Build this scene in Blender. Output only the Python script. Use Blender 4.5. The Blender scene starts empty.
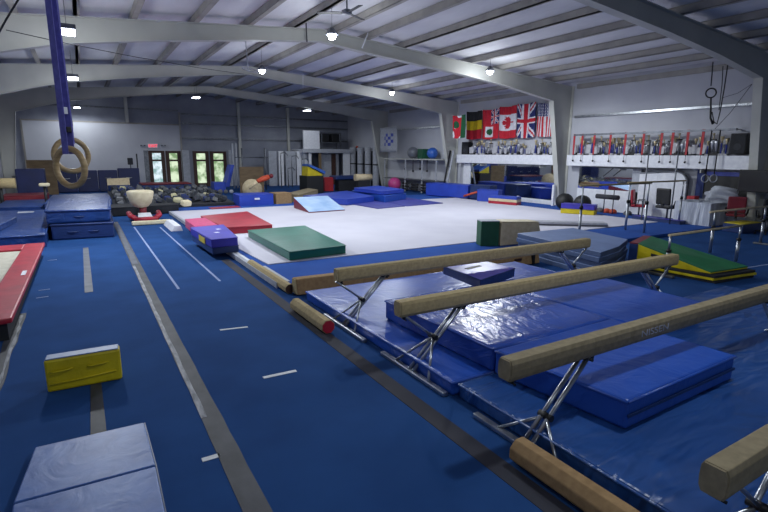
import bpy, bmesh, math, random
from mathutils import Vector, Matrix
C = bpy.context.scene.collection
random.seed(7)
PI = math.pi
# ------------------------------------------------------------------ camera
RX = Vector((0.85685428, -0.09755626, 0.50624453))   # world axes in camera frame (x right, y down, z forward)
RY = Vector((-0.51551267, -0.17524028, 0.83877144))
RZ = Vector((0.00688703, -0.97968037, -0.20044687))
HC = 2.22
FPX = 493.0
cd = bpy.data.cameras.new('camera'); cam = bpy.data.objects.new('camera', cd); C.objects.link(cam)
cd.sensor_width = 36.0; cd.lens = FPX / 768 * 36; cd.clip_end = 200; cd.clip_start = 0.05
right = Vector((RX.x, RY.x, RZ.x)); up = -Vector((RX.y, RY.y, RZ.y)); back = -Vector((RX.z, RY.z, RZ.z))
cam.matrix_world = Matrix(((right.x, up.x, back.x, 0), (right.y, up.y, back.y, 0), (right.z, up.z, back.z, HC), (0, 0, 0, 1)))
bpy.context.scene.camera = cam
# ------------------------------------------------------------------ world, exposure
w = bpy.data.worlds.new('world'); bpy.context.scene.world = w; w.use_nodes = True
w.node_tree.nodes['Background'].inputs[0].default_value = (0.66, 0.80, 1.0, 1)
w.node_tree.nodes['Background'].inputs[1].default_value = 0.14
vs = bpy.context.scene.view_settings
vs.view_transform = 'Standard'; vs.look = 'None'; vs.exposure = 0.2; vs.gamma = 1.0; vs.use_curve_mapping = False
LAMP_W = 400.0
LAMP_COL = (0.90, 0.96, 1.0)

# ------------------------------------------------------------------ survey helpers: a sight line met with a real plane
def ray(px, py):
    d = Vector((px - 384, py - 256, FPX)); return Vector((RX.dot(d), RY.dot(d), RZ.dot(d)))
def at(px, py, z=0.0):
    d = ray(px, py); t = (z - HC) / d.z; return Vector((d.x * t, d.y * t, z))
def atY(px, py, y):
    d = ray(px, py); t = y / d.y; return Vector((d.x * t, y, HC + d.z * t))
def atX(px, py, x):
    d = ray(px, py); t = x / d.x; return Vector((x, d.y * t, HC + d.z * t))

# ------------------------------------------------------------------ materials
M = {}
def srgb(c):
    return tuple(((v / 255) / 12.92 if v / 255 <= 0.04045 else ((v / 255 + 0.055) / 1.055) ** 2.4) for v in c) + (1,)
def mat(name, col, rough=0.6, metal=0.0, col2=None, nscale=8.0, bump=0.0, bscale=60.0, spec=0.5, kind='noise', stretch=(1, 1, 1), bdist=0.02, coat=0.0):
    m = bpy.data.materials.new(name); m.use_nodes = True; nt = m.node_tree; b = nt.nodes['Principled BSDF']
    b.inputs['Roughness'].default_value = rough; b.inputs['Metallic'].default_value = metal
    b.inputs['Specular IOR Level'].default_value = spec; b.inputs['Coat Weight'].default_value = coat
    c1 = srgb(col); c2 = srgb(col2) if col2 else tuple(min(1, v * 0.82) for v in c1[:3]) + (1,)
    tc = nt.nodes.new('ShaderNodeTexCoord'); mp = nt.nodes.new('ShaderNodeMapping'); mp.inputs['Scale'].default_value = stretch
    nt.links.new(tc.outputs['Object'], mp.inputs[0])
    n = nt.nodes.new('ShaderNodeTexNoise'); n.inputs['Scale'].default_value = nscale; n.inputs['Detail'].default_value = 4
    nt.links.new(mp.outputs[0], n.inputs[0])
    r = nt.nodes.new('ShaderNodeValToRGB'); r.color_ramp.elements[0].position = 0.35; r.color_ramp.elements[1].position = 0.65
    r.color_ramp.elements[0].color = c2; r.color_ramp.elements[1].color = c1
    nt.links.new(n.outputs[0], r.inputs[0]); nt.links.new(r.outputs[0], b.inputs['Base Color'])
    if bump:
        if kind == 'fold':
            t = nt.nodes.new('ShaderNodeTexNoise'); t.inputs['Scale'].default_value = bscale; t.inputs['Detail'].default_value = 2; t.inputs['Distortion'].default_value = .7
        elif kind == 'crumple':
            t = nt.nodes.new('ShaderNodeTexNoise'); t.noise_dimensions = '3D'; t.inputs['Scale'].default_value = bscale; t.inputs['Detail'].default_value = 3; t.inputs['Distortion'].default_value = 1.6
        else:
            t = nt.nodes.new('ShaderNodeTexNoise'); t.inputs['Scale'].default_value = bscale; t.inputs['Detail'].default_value = 3
        nt.links.new(mp.outputs[0], t.inputs[0])
        bn = nt.nodes.new('ShaderNodeBump'); bn.inputs['Strength'].default_value = bump; bn.inputs['Distance'].default_value = bdist
        nt.links.new(t.outputs[0], bn.inputs['Height']); nt.links.new(bn.outputs[0], b.inputs['Normal'])
    M[name] = m; return m
def emis(name, col, s):
    m = bpy.data.materials.new(name); m.use_nodes = True; b = m.node_tree.nodes['Principled BSDF']
    b.inputs['Base Color'].default_value = srgb(col); b.inputs['Emission Color'].default_value = srgb(col); b.inputs['Emission Strength'].default_value = s
    M[name] = m; return m
mat('carpet', (38, 76, 132), 0.95, col2=(33, 68, 121), nscale=1.4, bump=0.25, bscale=180, spec=0.1, bdist=0.004)
mat('white_carpet', (206, 205, 216), 0.95, col2=(198, 197, 209), nscale=0.8, bump=0.1, bscale=120, spec=0.1, bdist=0.004)
mat('border_carpet', (50, 88, 164), 0.95, col2=(46, 80, 152), nscale=1.0, spec=0.1)
mat('tape_dark', (66, 68, 76), 0.6, col2=(44, 46, 54), nscale=5, stretch=(1, 0.6, 1))
mat('tape_mid', (92, 97, 110), 0.6, col2=(72, 77, 90), nscale=4)
mat('tape_worn', (150, 152, 160), 0.5, col2=(84, 88, 98), nscale=7, stretch=(3, 0.7, 1))
mat('strip_brown', (50, 50, 62), 0.85, col2=(40, 42, 54), nscale=2)
mat('chalk_line', (150, 165, 200), 0.9, col2=(120, 138, 184), nscale=20)
mat('tape_white', (225, 228, 232), 0.6)
mat('wall_white', (196, 198, 206), 0.85, col2=(184, 186, 196), nscale=0.6, bump=0.3, bscale=1.2, bdist=0.05)
mat('wall_grey', (150, 154, 166), 0.85, col2=(132, 136, 150), nscale=0.9, bump=0.4, bscale=1.5, bdist=0.05)
mat('insulation', (222, 222, 226), 0.75, col2=(206, 206, 212), nscale=1.2, bump=0.5, bscale=2.2, bdist=0.06, stretch=(1, 0.35, 1))
mat('steel_paint', (192, 192, 186), 0.5, col2=(176, 177, 173), nscale=0.8)
mat('purlin', (160, 156, 150), 0.6, col2=(140, 137, 134), nscale=2)
mat('steel', (190, 194, 200), 0.3, metal=0.9, col2=(160, 165, 172))
mat('steel_dull', (120, 124, 132), 0.45, metal=0.7, col2=(95, 98, 106))
mat('black', (20, 21, 25), 0.55)
mat('black_gloss', (10, 11, 14), 0.2)
mat('dark_grey', (52, 54, 62), 0.7, col2=(40, 42, 50))
mat('grey', (136, 140, 150), 0.7)
mat('light_grey', (176, 180, 190), 0.7)
mat('white', (232, 234, 240), 0.7, col2=(220, 222, 230))
mat('white_cloth', (205, 210, 220), 0.9, col2=(180, 186, 200), nscale=3, bump=0.6, bscale=6, stretch=(4, 4, 0.6), bdist=0.03)
mat('suede', (182, 164, 124), 0.9, col2=(164, 147, 110), nscale=26, bump=0.25, bscale=140, spec=0.2, bdist=0.003)
mat('suede_old', (150, 138, 112), 0.9, col2=(132, 121, 98), nscale=18, bump=0.25, bscale=140, spec=0.2, bdist=0.003)
mat('suede_orange', (166, 136, 98), 0.9, col2=(148, 120, 86), nscale=18, bump=0.2, bscale=100, spec=0.2, bdist=0.003)
mat('beige', (214, 198, 164), 0.8, col2=(198, 180, 146))
mat('cream', (222, 212, 182), 0.6, col2=(206, 194, 160))
mat('vinyl_blue', (40, 86, 184), 0.34, col2=(36, 78, 170), nscale=1.5, bump=0.45, bscale=2.6, kind='crumple', bdist=0.03)
mat('vinyl_foil', (46, 84, 178), 0.27, col2=(42, 76, 164), nscale=1.5, bump=0.75, bscale=4.2, kind='crumple', bdist=0.035, stretch=(1, 0.55, 1))
mat('vinyl_base', (42, 84, 152), 0.34, col2=(36, 75, 138), nscale=1.2, bump=1.0, bscale=2.2, kind='fold', bdist=0.09, stretch=(0.6, 1.9, 1))
mat('vinyl_navy', (36, 58, 112), 0.4, col2=(30, 50, 98), nscale=1.5, bump=0.4, bscale=4, kind='crumple')
mat('vinyl_steel', (74, 110, 178), 0.45, col2=(56, 92, 160), nscale=5, bump=0.35, bscale=3.5, kind='crumple', bdist=0.015)
mat('vinyl_midnight', (24, 38, 92), 0.5, col2=(20, 32, 78), nscale=2, bump=0.3, bscale=4, kind='crumple')
mat('vinyl_deep', (30, 64, 128), 0.36, col2=(26, 56, 114), nscale=1.2, bump=0.8, bscale=3, kind='crumple', bdist=0.05)
mat('vinyl_royal', (44, 74, 184), 0.45, col2=(40, 66, 168), nscale=2, bump=0.3, bscale=4, kind='crumple')
mat('vinyl_purple', (62, 56, 178), 0.45, col2=(54, 48, 160), nscale=2, bump=0.2, bscale=5)
mat('vinyl_indigo', (92, 92, 196), 0.35, col2=(80, 80, 176), nscale=3, bump=0.3, bscale=6)
mat('vinyl_violetblue', (66, 70, 160), 0.5, col2=(58, 62, 146), nscale=1)
mat('vinyl_red', (178, 34, 56), 0.45, col2=(156, 28, 48), nscale=3, bump=0.25, bscale=6)
mat('vinyl_darkred', (120, 26, 42), 0.5)
mat('vinyl_pink', (206, 62, 120), 0.5)
mat('vinyl_green', (24, 108, 92), 0.38, col2=(20, 96, 82), nscale=2, bump=0.3, bscale=5, kind='crumple')
mat('green_dark', (24, 84, 58), 0.6)
mat('vinyl_leaf', (34, 122, 74), 0.5, col2=(30, 108, 66), nscale=2)
mat('vinyl_yellow', (216, 196, 22), 0.45, col2=(196, 176, 18), nscale=4, bump=0.4, bscale=7, kind='crumple')
mat('vinyl_grey', (112, 134, 178), 0.5, col2=(98, 120, 164), nscale=2, bump=0.3, bscale=3)
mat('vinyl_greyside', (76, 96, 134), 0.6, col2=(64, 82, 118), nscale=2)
mat('vinyl_sky', (190, 214, 244), 0.45, col2=(152, 188, 230), nscale=2)
mat('tramp_bed', (196, 192, 176), 0.85, col2=(182, 178, 162))
mat('strap_blue', (116, 114, 196), 0.7, col2=(98, 96, 176), nscale=30)
mat('wood_ring', (206, 178, 132), 0.4, col2=(178, 148, 104), nscale=14, stretch=(1, 1, 4))
mat('plywood', (128, 108, 82), 0.8, col2=(108, 90, 68), nscale=2, stretch=(1, 1, 4))
mat('brown', (70, 44, 36), 0.6)
mat('orange', (206, 82, 52), 0.6)
mat('red', (176, 34, 46), 0.6)
mat('flag_red', (196, 30, 50), 0.85); mat('flag_white', (226, 226, 232), 0.85); mat('flag_blue', (34, 44, 104), 0.85)
mat('flag_black', (22, 24, 30), 0.85); mat('flag_yellow', (232, 204, 34), 0.85); mat('flag_green', (20, 84, 50), 0.85)
mat('gold', (206, 190, 150), 0.4, metal=0.5); mat('silver', (190, 192, 200), 0.3, metal=0.8)
mat('trophy_blue', (52, 70, 170), 0.3); mat('trophy_marble', (190, 190, 196), 0.4)
mat('foam_dark', (66, 70, 78), 0.95, col2=(48, 52, 60)); mat('foam_mid', (110, 112, 116), 0.95); mat('foam_pale', (206, 200, 160), 0.95)
mat('foam_blue', (50, 62, 110), 0.95)
mat('ball_blue', (52, 100, 190), 0.4); mat('ball_grey', (112, 116, 126), 0.4); mat('ball_pink', (214, 80, 150), 0.4)
mat('rubber', (36, 38, 44), 0.8, col2=(28, 30, 36))
emis('lamp_glow', (235, 240, 255), 14.0)
emis('lamp_bulb', (235, 240, 255), 30.0)
emis('exit_glow', (255, 60, 80), 1.2)
# daylight panes: greenery seen through glass
def pane_mat(name, g, wt, s, sc):
    m = bpy.data.materials.new(name); m.use_nodes = True; nt = m.node_tree; b = nt.nodes['Principled BSDF']
    tc = nt.nodes.new('ShaderNodeTexCoord'); n = nt.nodes.new('ShaderNodeTexNoise'); n.inputs['Scale'].default_value = sc; n.inputs['Detail'].default_value = 3
    nt.links.new(tc.outputs['Object'], n.inputs[0]); r = nt.nodes.new('ShaderNodeValToRGB')
    r.color_ramp.elements[0].position = 0.4; r.color_ramp.elements[1].position = 0.6
    r.color_ramp.elements[0].color = srgb(g); r.color_ramp.elements[1].color = srgb(wt)
    nt.links.new(n.outputs[0], r.inputs[0]); nt.links.new(r.outputs[0], b.inputs['Emission Color']); b.inputs['Emission Strength'].default_value = s
    b.inputs['Base Color'].default_value = (0.05, 0.05, 0.05, 1); b.inputs['Roughness'].default_value = 0.1; M[name] = m
pane_mat('pane_pale', (130, 165, 165), (225, 240, 250), 0.95, 3.0)
pane_mat('pane_green', (120, 150, 105), (215, 232, 200), 0.95, 2.2)
mm = bpy.data.materials.new('mirror'); mm.use_nodes = True; bb = mm.node_tree.nodes['Principled BSDF']
bb.inputs['Base Color'].default_value = (0.72, 0.76, 0.80, 1); bb.inputs['Metallic'].default_value = 1; bb.inputs['Roughness'].default_value = 0.03; M['mirror'] = mm

# ------------------------------------------------------------------ mesh builder
class MB:
    def __init__(s): s.bm = bmesh.new(); s.mi = 0
    def _tag(s, faces):
        for f in faces: f.material_index = s.mi
        return s
    def poly(s, pts, holes=None):
        f = s.bm.faces.new([s.bm.verts.new(p) for p in pts]); f.material_index = s.mi; return s
    def hull8(s, b, t, bevel=0.0, seg=2):
        """solid from a bottom ring and a top ring with the same number of points"""
        tmp = bmesh.new(); n = len(b)
        vb = [tmp.verts.new(p) for p in b]; vt = [tmp.verts.new(p) for p in t]
        tmp.faces.new(vb[::-1]); tmp.faces.new(vt)
        for i in range(n): tmp.faces.new((vb[i], vb[(i + 1) % n], vt[(i + 1) % n], vt[i]))
        bmesh.ops.recalc_face_normals(tmp, faces=tmp.faces)
        if bevel: bmesh.ops.bevel(tmp, geom=list(tmp.edges), offset=bevel, segments=seg, affect='EDGES', profile=0.5)
        s.merge(tmp); return s
    def merge(s, tmp, mtx=None):
        mp = {}
        for v in tmp.verts: mp[v] = s.bm.verts.new(mtx @ v.co if mtx else v.co)
        for f in tmp.faces:
            try: g = s.bm.faces.new([mp[v] for v in f.verts]); g.material_index = s.mi; g.smooth = f.smooth
            except ValueError: pass
        tmp.free(); return s
    def box(s, c, d, rz=0.0, bevel=0.0, ry=0.0, rx=0.0):
        hx, hy, hz = d[0] / 2, d[1] / 2, d[2] / 2
        R = Matrix.Translation(c) @ Matrix.Rotation(rz, 4, 'Z') @ Matrix.Rotation(ry, 4, 'Y') @ Matrix.Rotation(rx, 4, 'X')
        q = [(-hx, -hy), (hx, -hy), (hx, hy), (-hx, hy)]
        return s.hull8([R @ Vector((x, y, -hz)) for x, y in q], [R @ Vector((x, y, hz)) for x, y in q], bevel)
    def bx(s, x0, x1, y0, y1, z0, z1, bevel=0.0):
        return s.box(((x0 + x1) / 2, (y0 + y1) / 2, (z0 + z1) / 2), (abs(x1 - x0), abs(y1 - y0), abs(z1 - z0)), bevel=bevel)
    def tube(s, pts, r, n=10, cap=True, closed=False):
        pts = [Vector(p) for p in pts]; k = len(pts); rs = r if isinstance(r, (list, tuple)) else [r] * k; rings = []
        prev = None
        for i, p in enumerate(pts):
            if closed: t = (pts[(i + 1) % k] - pts[(i - 1) % k]).normalized()
            elif i == 0: t = (pts[1] - p).normalized()
            elif i == k - 1: t = (p - pts[-2]).normalized()
            else: t = ((pts[i + 1] - p).normalized() + (p - pts[i - 1]).normalized()).normalized()
            a = prev if prev else (Vector((0, 0, 1)) if abs(t.z) < 0.9 else Vector((1, 0, 0)))
            u = (a - t * a.dot(t)).normalized(); v = t.cross(u); prev = u
            rings.append([s.bm.verts.new(p + (u * math.cos(2 * PI * j / n) + v * math.sin(2 * PI * j / n)) * rs[i]) for j in range(n)])
        rng = range(k) if closed else range(k - 1)
        for i in rng:
            A, B = rings[i], rings[(i + 1) % k]
            for j in range(n):
                f = s.bm.faces.new((A[j], A[(j + 1) % n], B[(j + 1) % n], B[j])); f.smooth = True; f.material_index = s.mi
        if cap and not closed:
            s.bm.faces.new(rings[0][::-1]).material_index = s.mi; s.bm.faces.new(rings[-1]).material_index = s.mi
        return s
    def lathe(s, prof, c=(0, 0, 0), n=20, smooth=True, mtx=None):
        rings = []
        for r, z in prof:
            rr = max(r, 0.0005)
            ps = [Vector((c[0] + rr * math.cos(2 * PI * j / n), c[1] + rr * math.sin(2 * PI * j / n), c[2] + z)) for j in range(n)]
            rings.append([s.bm.verts.new(mtx @ p if mtx else p) for p in ps])
        for i in range(len(rings) - 1):
            for j in range(n):
                f = s.bm.faces.new((rings[i][j], rings[i][(j + 1) % n], rings[i + 1][(j + 1) % n], rings[i + 1][j])); f.smooth = smooth; f.material_index = s.mi
        s.bm.faces.new(rings[0][::-1]).material_index = s.mi; s.bm.faces.new(rings[-1]).material_index = s.mi
        return s
    def sphere(s, c, r, n=16, sz=1.0, rot=None):
        tmp = bmesh.new(); bmesh.ops.create_uvsphere(tmp, u_segments=n, v_segments=max(6, n // 2), radius=r)
        for f in tmp.faces: f.smooth = True
        s.merge(tmp, Matrix.Translation(c) @ Matrix.Diagonal((1, 1, sz, 1))); return s
    def prism_x(s, prof, x0, x1, bevel=0.0):   # profile in (y,z), extruded along x
        return s.hull8([Vector((x0, y, z)) for y, z in prof], [Vector((x1, y, z)) for y, z in prof], bevel)
    def prism_y(s, prof, y0, y1, bevel=0.0):   # profile in (x,z)
        return s.hull8([Vector((x, y0, z)) for x, z in prof], [Vector((x, y1, z)) for x, z in prof], bevel)
OFF = {}
def build(name, mb, mats, parent=None, world=True):
    me = bpy.data.meshes.new(name)
    off = OFF.get(parent.name, Vector((0, 0, 0))) if (parent and world) else Vector((0, 0, 0))
    if off.length: bmesh.ops.translate(mb.bm, verts=list(mb.bm.verts), vec=-off)
    bmesh.ops.recalc_face_normals(mb.bm, faces=list(mb.bm.faces))
    mb.bm.to_mesh(me); mb.bm.free()
    for m in (mats if isinstance(mats, (list, tuple)) else [mats]): me.materials.append(M[m] if isinstance(m, str) else m)
    o = bpy.data.objects.new(name, me); C.objects.link(o)
    if parent: o.parent = parent; OFF[o.name] = off if world else Vector((0, 0, 0))
    return o
def tag(o, label, cat, group=None, kind=None):
    o['label'] = label; o['category'] = cat
    if group: o['group'] = group
    o['kind'] = kind or 'thing'
    return o
def thing(name, label, cat, loc=(0, 0, 0), rz=0.0, group=None):
    o = bpy.data.objects.new(name, None); C.objects.link(o); o.location = loc; o.rotation_euler = (0, 0, rz); o.empty_display_size = 0.1
    OFF[o.name] = Vector(loc); return tag(o, label, cat, group)
def solo(name, mb, mats, label, cat, group=None, kind=None, origin=None):
    """a thing that is one mesh; its origin is moved to its base"""
    vs_ = list(mb.bm.verts)
    lo = [min(v.co[i] for v in vs_) for i in range(3)]; hi = [max(v.co[i] for v in vs_) for i in range(3)]
    c = Vector(origin) if origin else Vector(((lo[0] + hi[0]) / 2, (lo[1] + hi[1]) / 2, lo[2]))
    bmesh.ops.translate(mb.bm, verts=vs_, vec=-c)
    o = build(name, mb, mats); o.location = c; OFF[o.name] = c; return tag(o, label, cat, group, kind)
def struct(name, mb, mats):
    o = build(name, mb, mats); o['kind'] = 'structure'; return o
def dup(root, loc, rz=None, label=None):
    r = root.copy(); C.objects.link(r); r.location = loc
    if rz is not None: r.rotation_euler = (0, 0, rz)
    if label: r['label'] = label
    for ch in list(root.children):
        c = ch.copy(); C.objects.link(c); c.parent = r
        for g in ch.children:
            d = g.copy(); C.objects.link(d); d.parent = c
    return r
def quad(pts, z0, z1): return [Vector((p[0], p[1], z0)) for p in pts], [Vector((p[0], p[1], z1)) for p in pts]

# ------------------------------------------------------------------ building shell
XW, XL, YB, YF = 18.3, -3.3, 36.0, -5.0
RIDGE = 6.6
def rz_top(x):        # top of the rafters = underside of the purlins
    return 5.95 - (x - RIDGE) * 0.069 if x > RIDGE else 5.95 - (RIDGE - x) * 0.082
struct('floor', MB().bx(XL, XW, YF, YB, -0.1, 0), 'carpet')
m = MB(); zc = 0.2
for x0, x1 in ((XL, RIDGE), (RIDGE, XW)):
    m.poly([(x0, YF, rz_top(x0) + zc), (x1, YF, rz_top(x1) + zc), (x1, YB, rz_top(x1) + zc), (x0, YB, rz_top(x0) + zc)])
    m.poly([(x0, YF, rz_top(x0) + zc + .1), (x1, YF, rz_top(x1) + zc + .1), (x1, YB, rz_top(x1) + zc + .1), (x0, YB, rz_top(x0) + zc + .1)])
struct('ceiling', m, 'insulation')
struct('wall_right', MB().bx(XW, XW + 0.2, YF, YB, 0, rz_top(XW) + 0.25), 'wall_white')
struct('wall_left', MB().bx(XL - 0.2, XL, YF, YB, 0, rz_top(XL) + 0.3), 'wall_white')
struct('wall_back', MB().hull8([Vector((XL, YB, 0)), Vector((XW, YB, 0)), Vector((XW, YB, rz_top(XW) + .25)), Vector((RIDGE, YB, 6.2)), Vector((XL, YB, rz_top(XL) + .25))],
                              [Vector((XL, YB + .2, 0)), Vector((XW, YB + .2, 0)), Vector((XW, YB + .2, rz_top(XW) + .25)), Vector((RIDGE, YB + .2, 6.2)), Vector((XL, YB + .2, rz_top(XL) + .25))]), 'wall_grey')
# white board lining on the back wall and its rails
struct('trim_1', MB().bx(-2.75, 5.75, YB - 0.06, YB - 0.002, 0, 4.05), 'wall_white')
struct('trim_2', MB().bx(-2.8, 5.8, YB - 0.10, YB - 0.002, 4.05, 4.13).bx(5.75, 5.85, YB - .12, YB - .002, 0, 4.9).bx(-2.85, -2.75, YB - .12, YB - .002, 0, 4.13), 'purlin')
m = MB()
for z in (3.2, 4.15, 4.75): m.bx(5.9, XW - .1, YB - 0.14, YB - 0.002, z, z + 0.09)
m.bx(-2.8, 5.75, YB - 0.14, YB - 0.002, 4.95, 5.03)
struct('trim_3', m, 'steel_dull')
m = MB()
for x in (2.6, 9.6, 13.2):
    m.bx(x, x + 0.18, YB - 0.2, YB - .002, 0 if x > 6 else 4.13, rz_top(x) + .05)
struct('trim_4', m, 'steel_paint')
# right wall girts
m = MB()
for y0, y1 in ((7.6, 14.5), (15.1, 22.1), (22.7, 29.6)):
    m.bx(XW - 0.13, XW - .002, y0, y1, 3.84, 3.92); 
struct('trim_5', m, 'steel')
m = MB()
for y0, y1 in ((7.6, 14.5), (15.1, 22.1), (22.7, 29.6)):
    m.bx(XW - 0.1, XW - .002, y0, y1, 5.02, 5.2)
struct('trim_6', m, 'purlin')
# frames
BOT = [(-2.5, 4.15), (-1.3, 4.5), (-.2, 4.78), (1.8, 5.08), (4.6, 5.42), (6.6, 5.62), (8, 5.47), (12.2, 5.12), (14.6, 4.86), (17.05, 4.5)]
def frame(n, y):
    m = MB(); t = 0.012; fw = 0.12
    top = [(x, rz_top(x)) for x, _ in BOT]
    for (a, b), (c, d) in zip(zip(BOT, top), list(zip(BOT, top))[1:]):
        m.hull8([Vector((a[0], y - t, a[1])), Vector((c[0], y - t, c[1])), Vector((d[0], y - t, d[1])), Vector((b[0], y - t, b[1]))],
                [Vector((a[0], y + t, a[1])), Vector((c[0], y + t, c[1])), Vector((d[0], y + t, d[1])), Vector((b[0], y + t, b[1]))])
        for p, q, s in ((a, c, -1), (b, d, -1)):
            m.hull8([Vector((p[0], y - fw, p[1] - .02)), Vector((q[0], y - fw, q[1] - .02)), Vector((q[0], y + fw, q[1] - .02)), Vector((p[0], y + fw, p[1] - .02))],
                    [Vector((p[0], y - fw, p[1])), Vector((q[0], y - fw, q[1])), Vector((q[0], y + fw, q[1])), Vector((p[0], y + fw, p[1]))])
    for sx, xw, xb, xt in ((1, XW - .02, 17.97, 17.05), (-1, XL + .02, -2.97, -2.5)):
        zt = rz_top(xw); zk = 4.5 if sx > 0 else 4.15
        m.prism_y([(xw, 0), (xb, 0), (xt, zk), (xt, rz_top(xt)), (xw, zt)], y - t, y + t)
        for p, q in (((xb, 0), (xt, zk)), ((xw, 0), (xw, zt))):
            d = -.02 * sx
            m.hull8([Vector((p[0], y - fw, p[1])), Vector((p[0] + d, y - fw, p[1])), Vector((p[0] + d, y + fw, p[1])), Vector((p[0], y + fw, p[1]))],
                    [Vector((q[0], y - fw, q[1])), Vector((q[0] + d, y - fw, q[1])), Vector((q[0] + d, y + fw, q[1])), Vector((q[0], y + fw, q[1]))])
    struct('beam_%d' % n, m, 'steel_paint')
for i, y in enumerate((-0.4, 7.3, 14.8, 22.4, 30.0)): frame(i + 1, y)
m = MB()
for x in (-2.2, -1.0, 0.2, 1.45, 2.95, 4.4, 5.75, 7.1, 8.2, 9.6, 11.05, 12.55, 14.05, 15.55, 17.0):
    zt = rz_top(x) + .19
    m.bx(x - 0.04, x + 0.04, YF, YB - .01, zt - .19, zt)
    m.bx(x - 0.04, x + 0.09, YF, YB - .01, zt - .19, zt - .175)
struct('trim_7', m, 'purlin')
# double doors at the back
def ext_door(n, x0, x1, pm):
    y = YB - 0.02
    d = struct('door_%d' % n, MB().bx(x0, x0 + .22, y - .08, y, 0, 2.4).bx(x1 - .22, x1, y - .08, y, 0, 2.4).bx(x0 + .22, x1 - .22, y - .08, y, 2.25, 2.4).bx(x0 + .22, x1 - .22, y - .08, y, 1.72, 1.84).bx(x0 + .22, x1 - .22, y - .08, y, 0, .25), 'brown')
    p = build('door_pane', MB().bx(x0 + .22, x1 - .22, y - .05, y - .03, .25, 2.25), pm, d)
    build('door_handle', MB().tube([(x1 - .26, y - .12, .95), (x1 - .26, y - .12, 1.25)], .015), 'steel', d)
for i, (a, b, pm) in enumerate(((150, 166, 'pane_pale'), (167, 182, 'pane_green'), (194, 209.5, 'pane_green'), (211, 227, 'pane_green'))):
    ext_door(i + 1, atY(a, 175, YB).x, atY(b, 175, YB).x, pm)
struct('door_5', MB().bx(atY(145, 170, YB).x, atY(149.4, 170, YB).x, YB - .1, YB - .01, 0, 2.42), 'steel_dull')
# wall board left of the second pair, pale grey
solo('wall_panel', MB().bx(atY(183, 170, 35.7).x, atY(190, 170, 35.7).x, 35.6, 35.68, 0.01, 2.45, .01), 'light_grey', 'tall pale panel standing between the two pairs of glazed doors', 'panel')
solo('wall_panel', MB().bx(atY(229, 170, 35.7).x, atY(232, 170, 35.7).x, 35.6, 35.68, 0.01, 2.5, .01), 'light_grey', 'narrow pale panel standing at the outer edge of the second pair of glazed doors', 'panel')
# exit sign
c = atY(153, 146, YB - .1)
t = thing('exit_sign', 'small red lit EXIT sign on the white back wall above the doors', 'sign', (c.x, c.y, c.z - .12))
build('sign_box', MB().bx(c.x - .3, c.x + .3, c.y - .01, c.y + .03, c.z - .14, c.z + .14, .01), 'white', t)
def text(txt, size, mtx, mt, parent, name='lettering', ext=0.004):
    cu = bpy.data.curves.new(name, 'FONT'); cu.body = txt; cu.size = size; cu.extrude = ext; cu.align_x = 'CENTER'; cu.align_y = 'CENTER'
    o = bpy.data.objects.new(name, cu); C.objects.link(o); cu.materials.append(M[mt])
    dg = bpy.context.evaluated_depsgraph_get(); me = bpy.data.meshes.new_from_object(o.evaluated_get(dg)); bpy.data.objects.remove(o)
    me.transform(mtx)
    o = bpy.data.objects.new(name, me); C.objects.link(o)
    if not me.materials: me.materials.append(M[mt])
    o.parent = parent; me.transform(Matrix.Translation(-OFF[parent.name])); return o
text('EXIT', .26, Matrix.Translation((c.x, c.y - .02, c.z)) @ Matrix.Rotation(PI / 2, 4, 'X'), 'exit_glow', t)
for px in (143, 163.5):
    c = atY(px, 146.5, YB - .1); t = thing('emergency_light', 'small twin-headed emergency light %s the red sign over the doors' % ('on the window-less side of' if px < 150 else 'to the door-post side of'), 'light', (c.x, c.y, c.z - .1))
    build('housing', MB().bx(c.x - .15, c.x + .15, c.y - .02, c.y + .03, c.z - .05, c.z + .05, .01), 'light_grey', t)
    for s in (-1, 1): build('lamp_head', MB().lathe([(.05, -.03), (.06, .03)], (c.x + s * .1, c.y - .03, c.z + .07), 10), 'steel_dull', t)

# ------------------------------------------------------------------ lamps
def lamp(x, y, z, label, linear=False, wt=LAMP_W):
    t = thing('ceiling_lamp', label, 'lamp', (x, y, z), group='lamps hanging under the roof')
    if linear:
        build('housing', MB().bx(x - .17, x + .17, y - .32, y + .32, z + .03, z + .13, .02), 'steel_dull', t)
        build('diffuser', MB().bx(x - .15, x + .15, y - .29, y + .29, z, z + .03), 'lamp_glow', t)
    else:
        build('housing', MB().lathe([(.17, .03), (.16, .06), (.09, .15), (.05, .2)], (x, y, z), 20), 'steel_dull', t)
        build('diffuser', MB().lathe([(.02, -.10), (.08, -.07), (.11, 0), (.12, .03)], (x, y, z), 18), 'lamp_bulb', t)
    m = MB(); zr = rz_top(x) + .2
    for s in ((-1, 1) if linear else (0,)): m.tube([(x, y + s * .25, z + .12), (x, y + s * .25, zr)], .006, 5)
    build('hanger', m, 'steel_dull', t)
    for kind_, e_, sh_ in (('SPOT', wt, .16), ('POINT', wt * .10, .16)):
        l = bpy.data.lights.new('lamp_light', kind_); l.energy = e_
        if kind_ == 'SPOT': l.spot_size = math.radians(178); l.spot_blend = .3
        l.color = LAMP_COL; l.shadow_soft_size = sh_
        o = bpy.data.objects.new('lamp_light', l); C.objects.link(o); o.parent = t; o.location = (0, 0, -.2)
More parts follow.
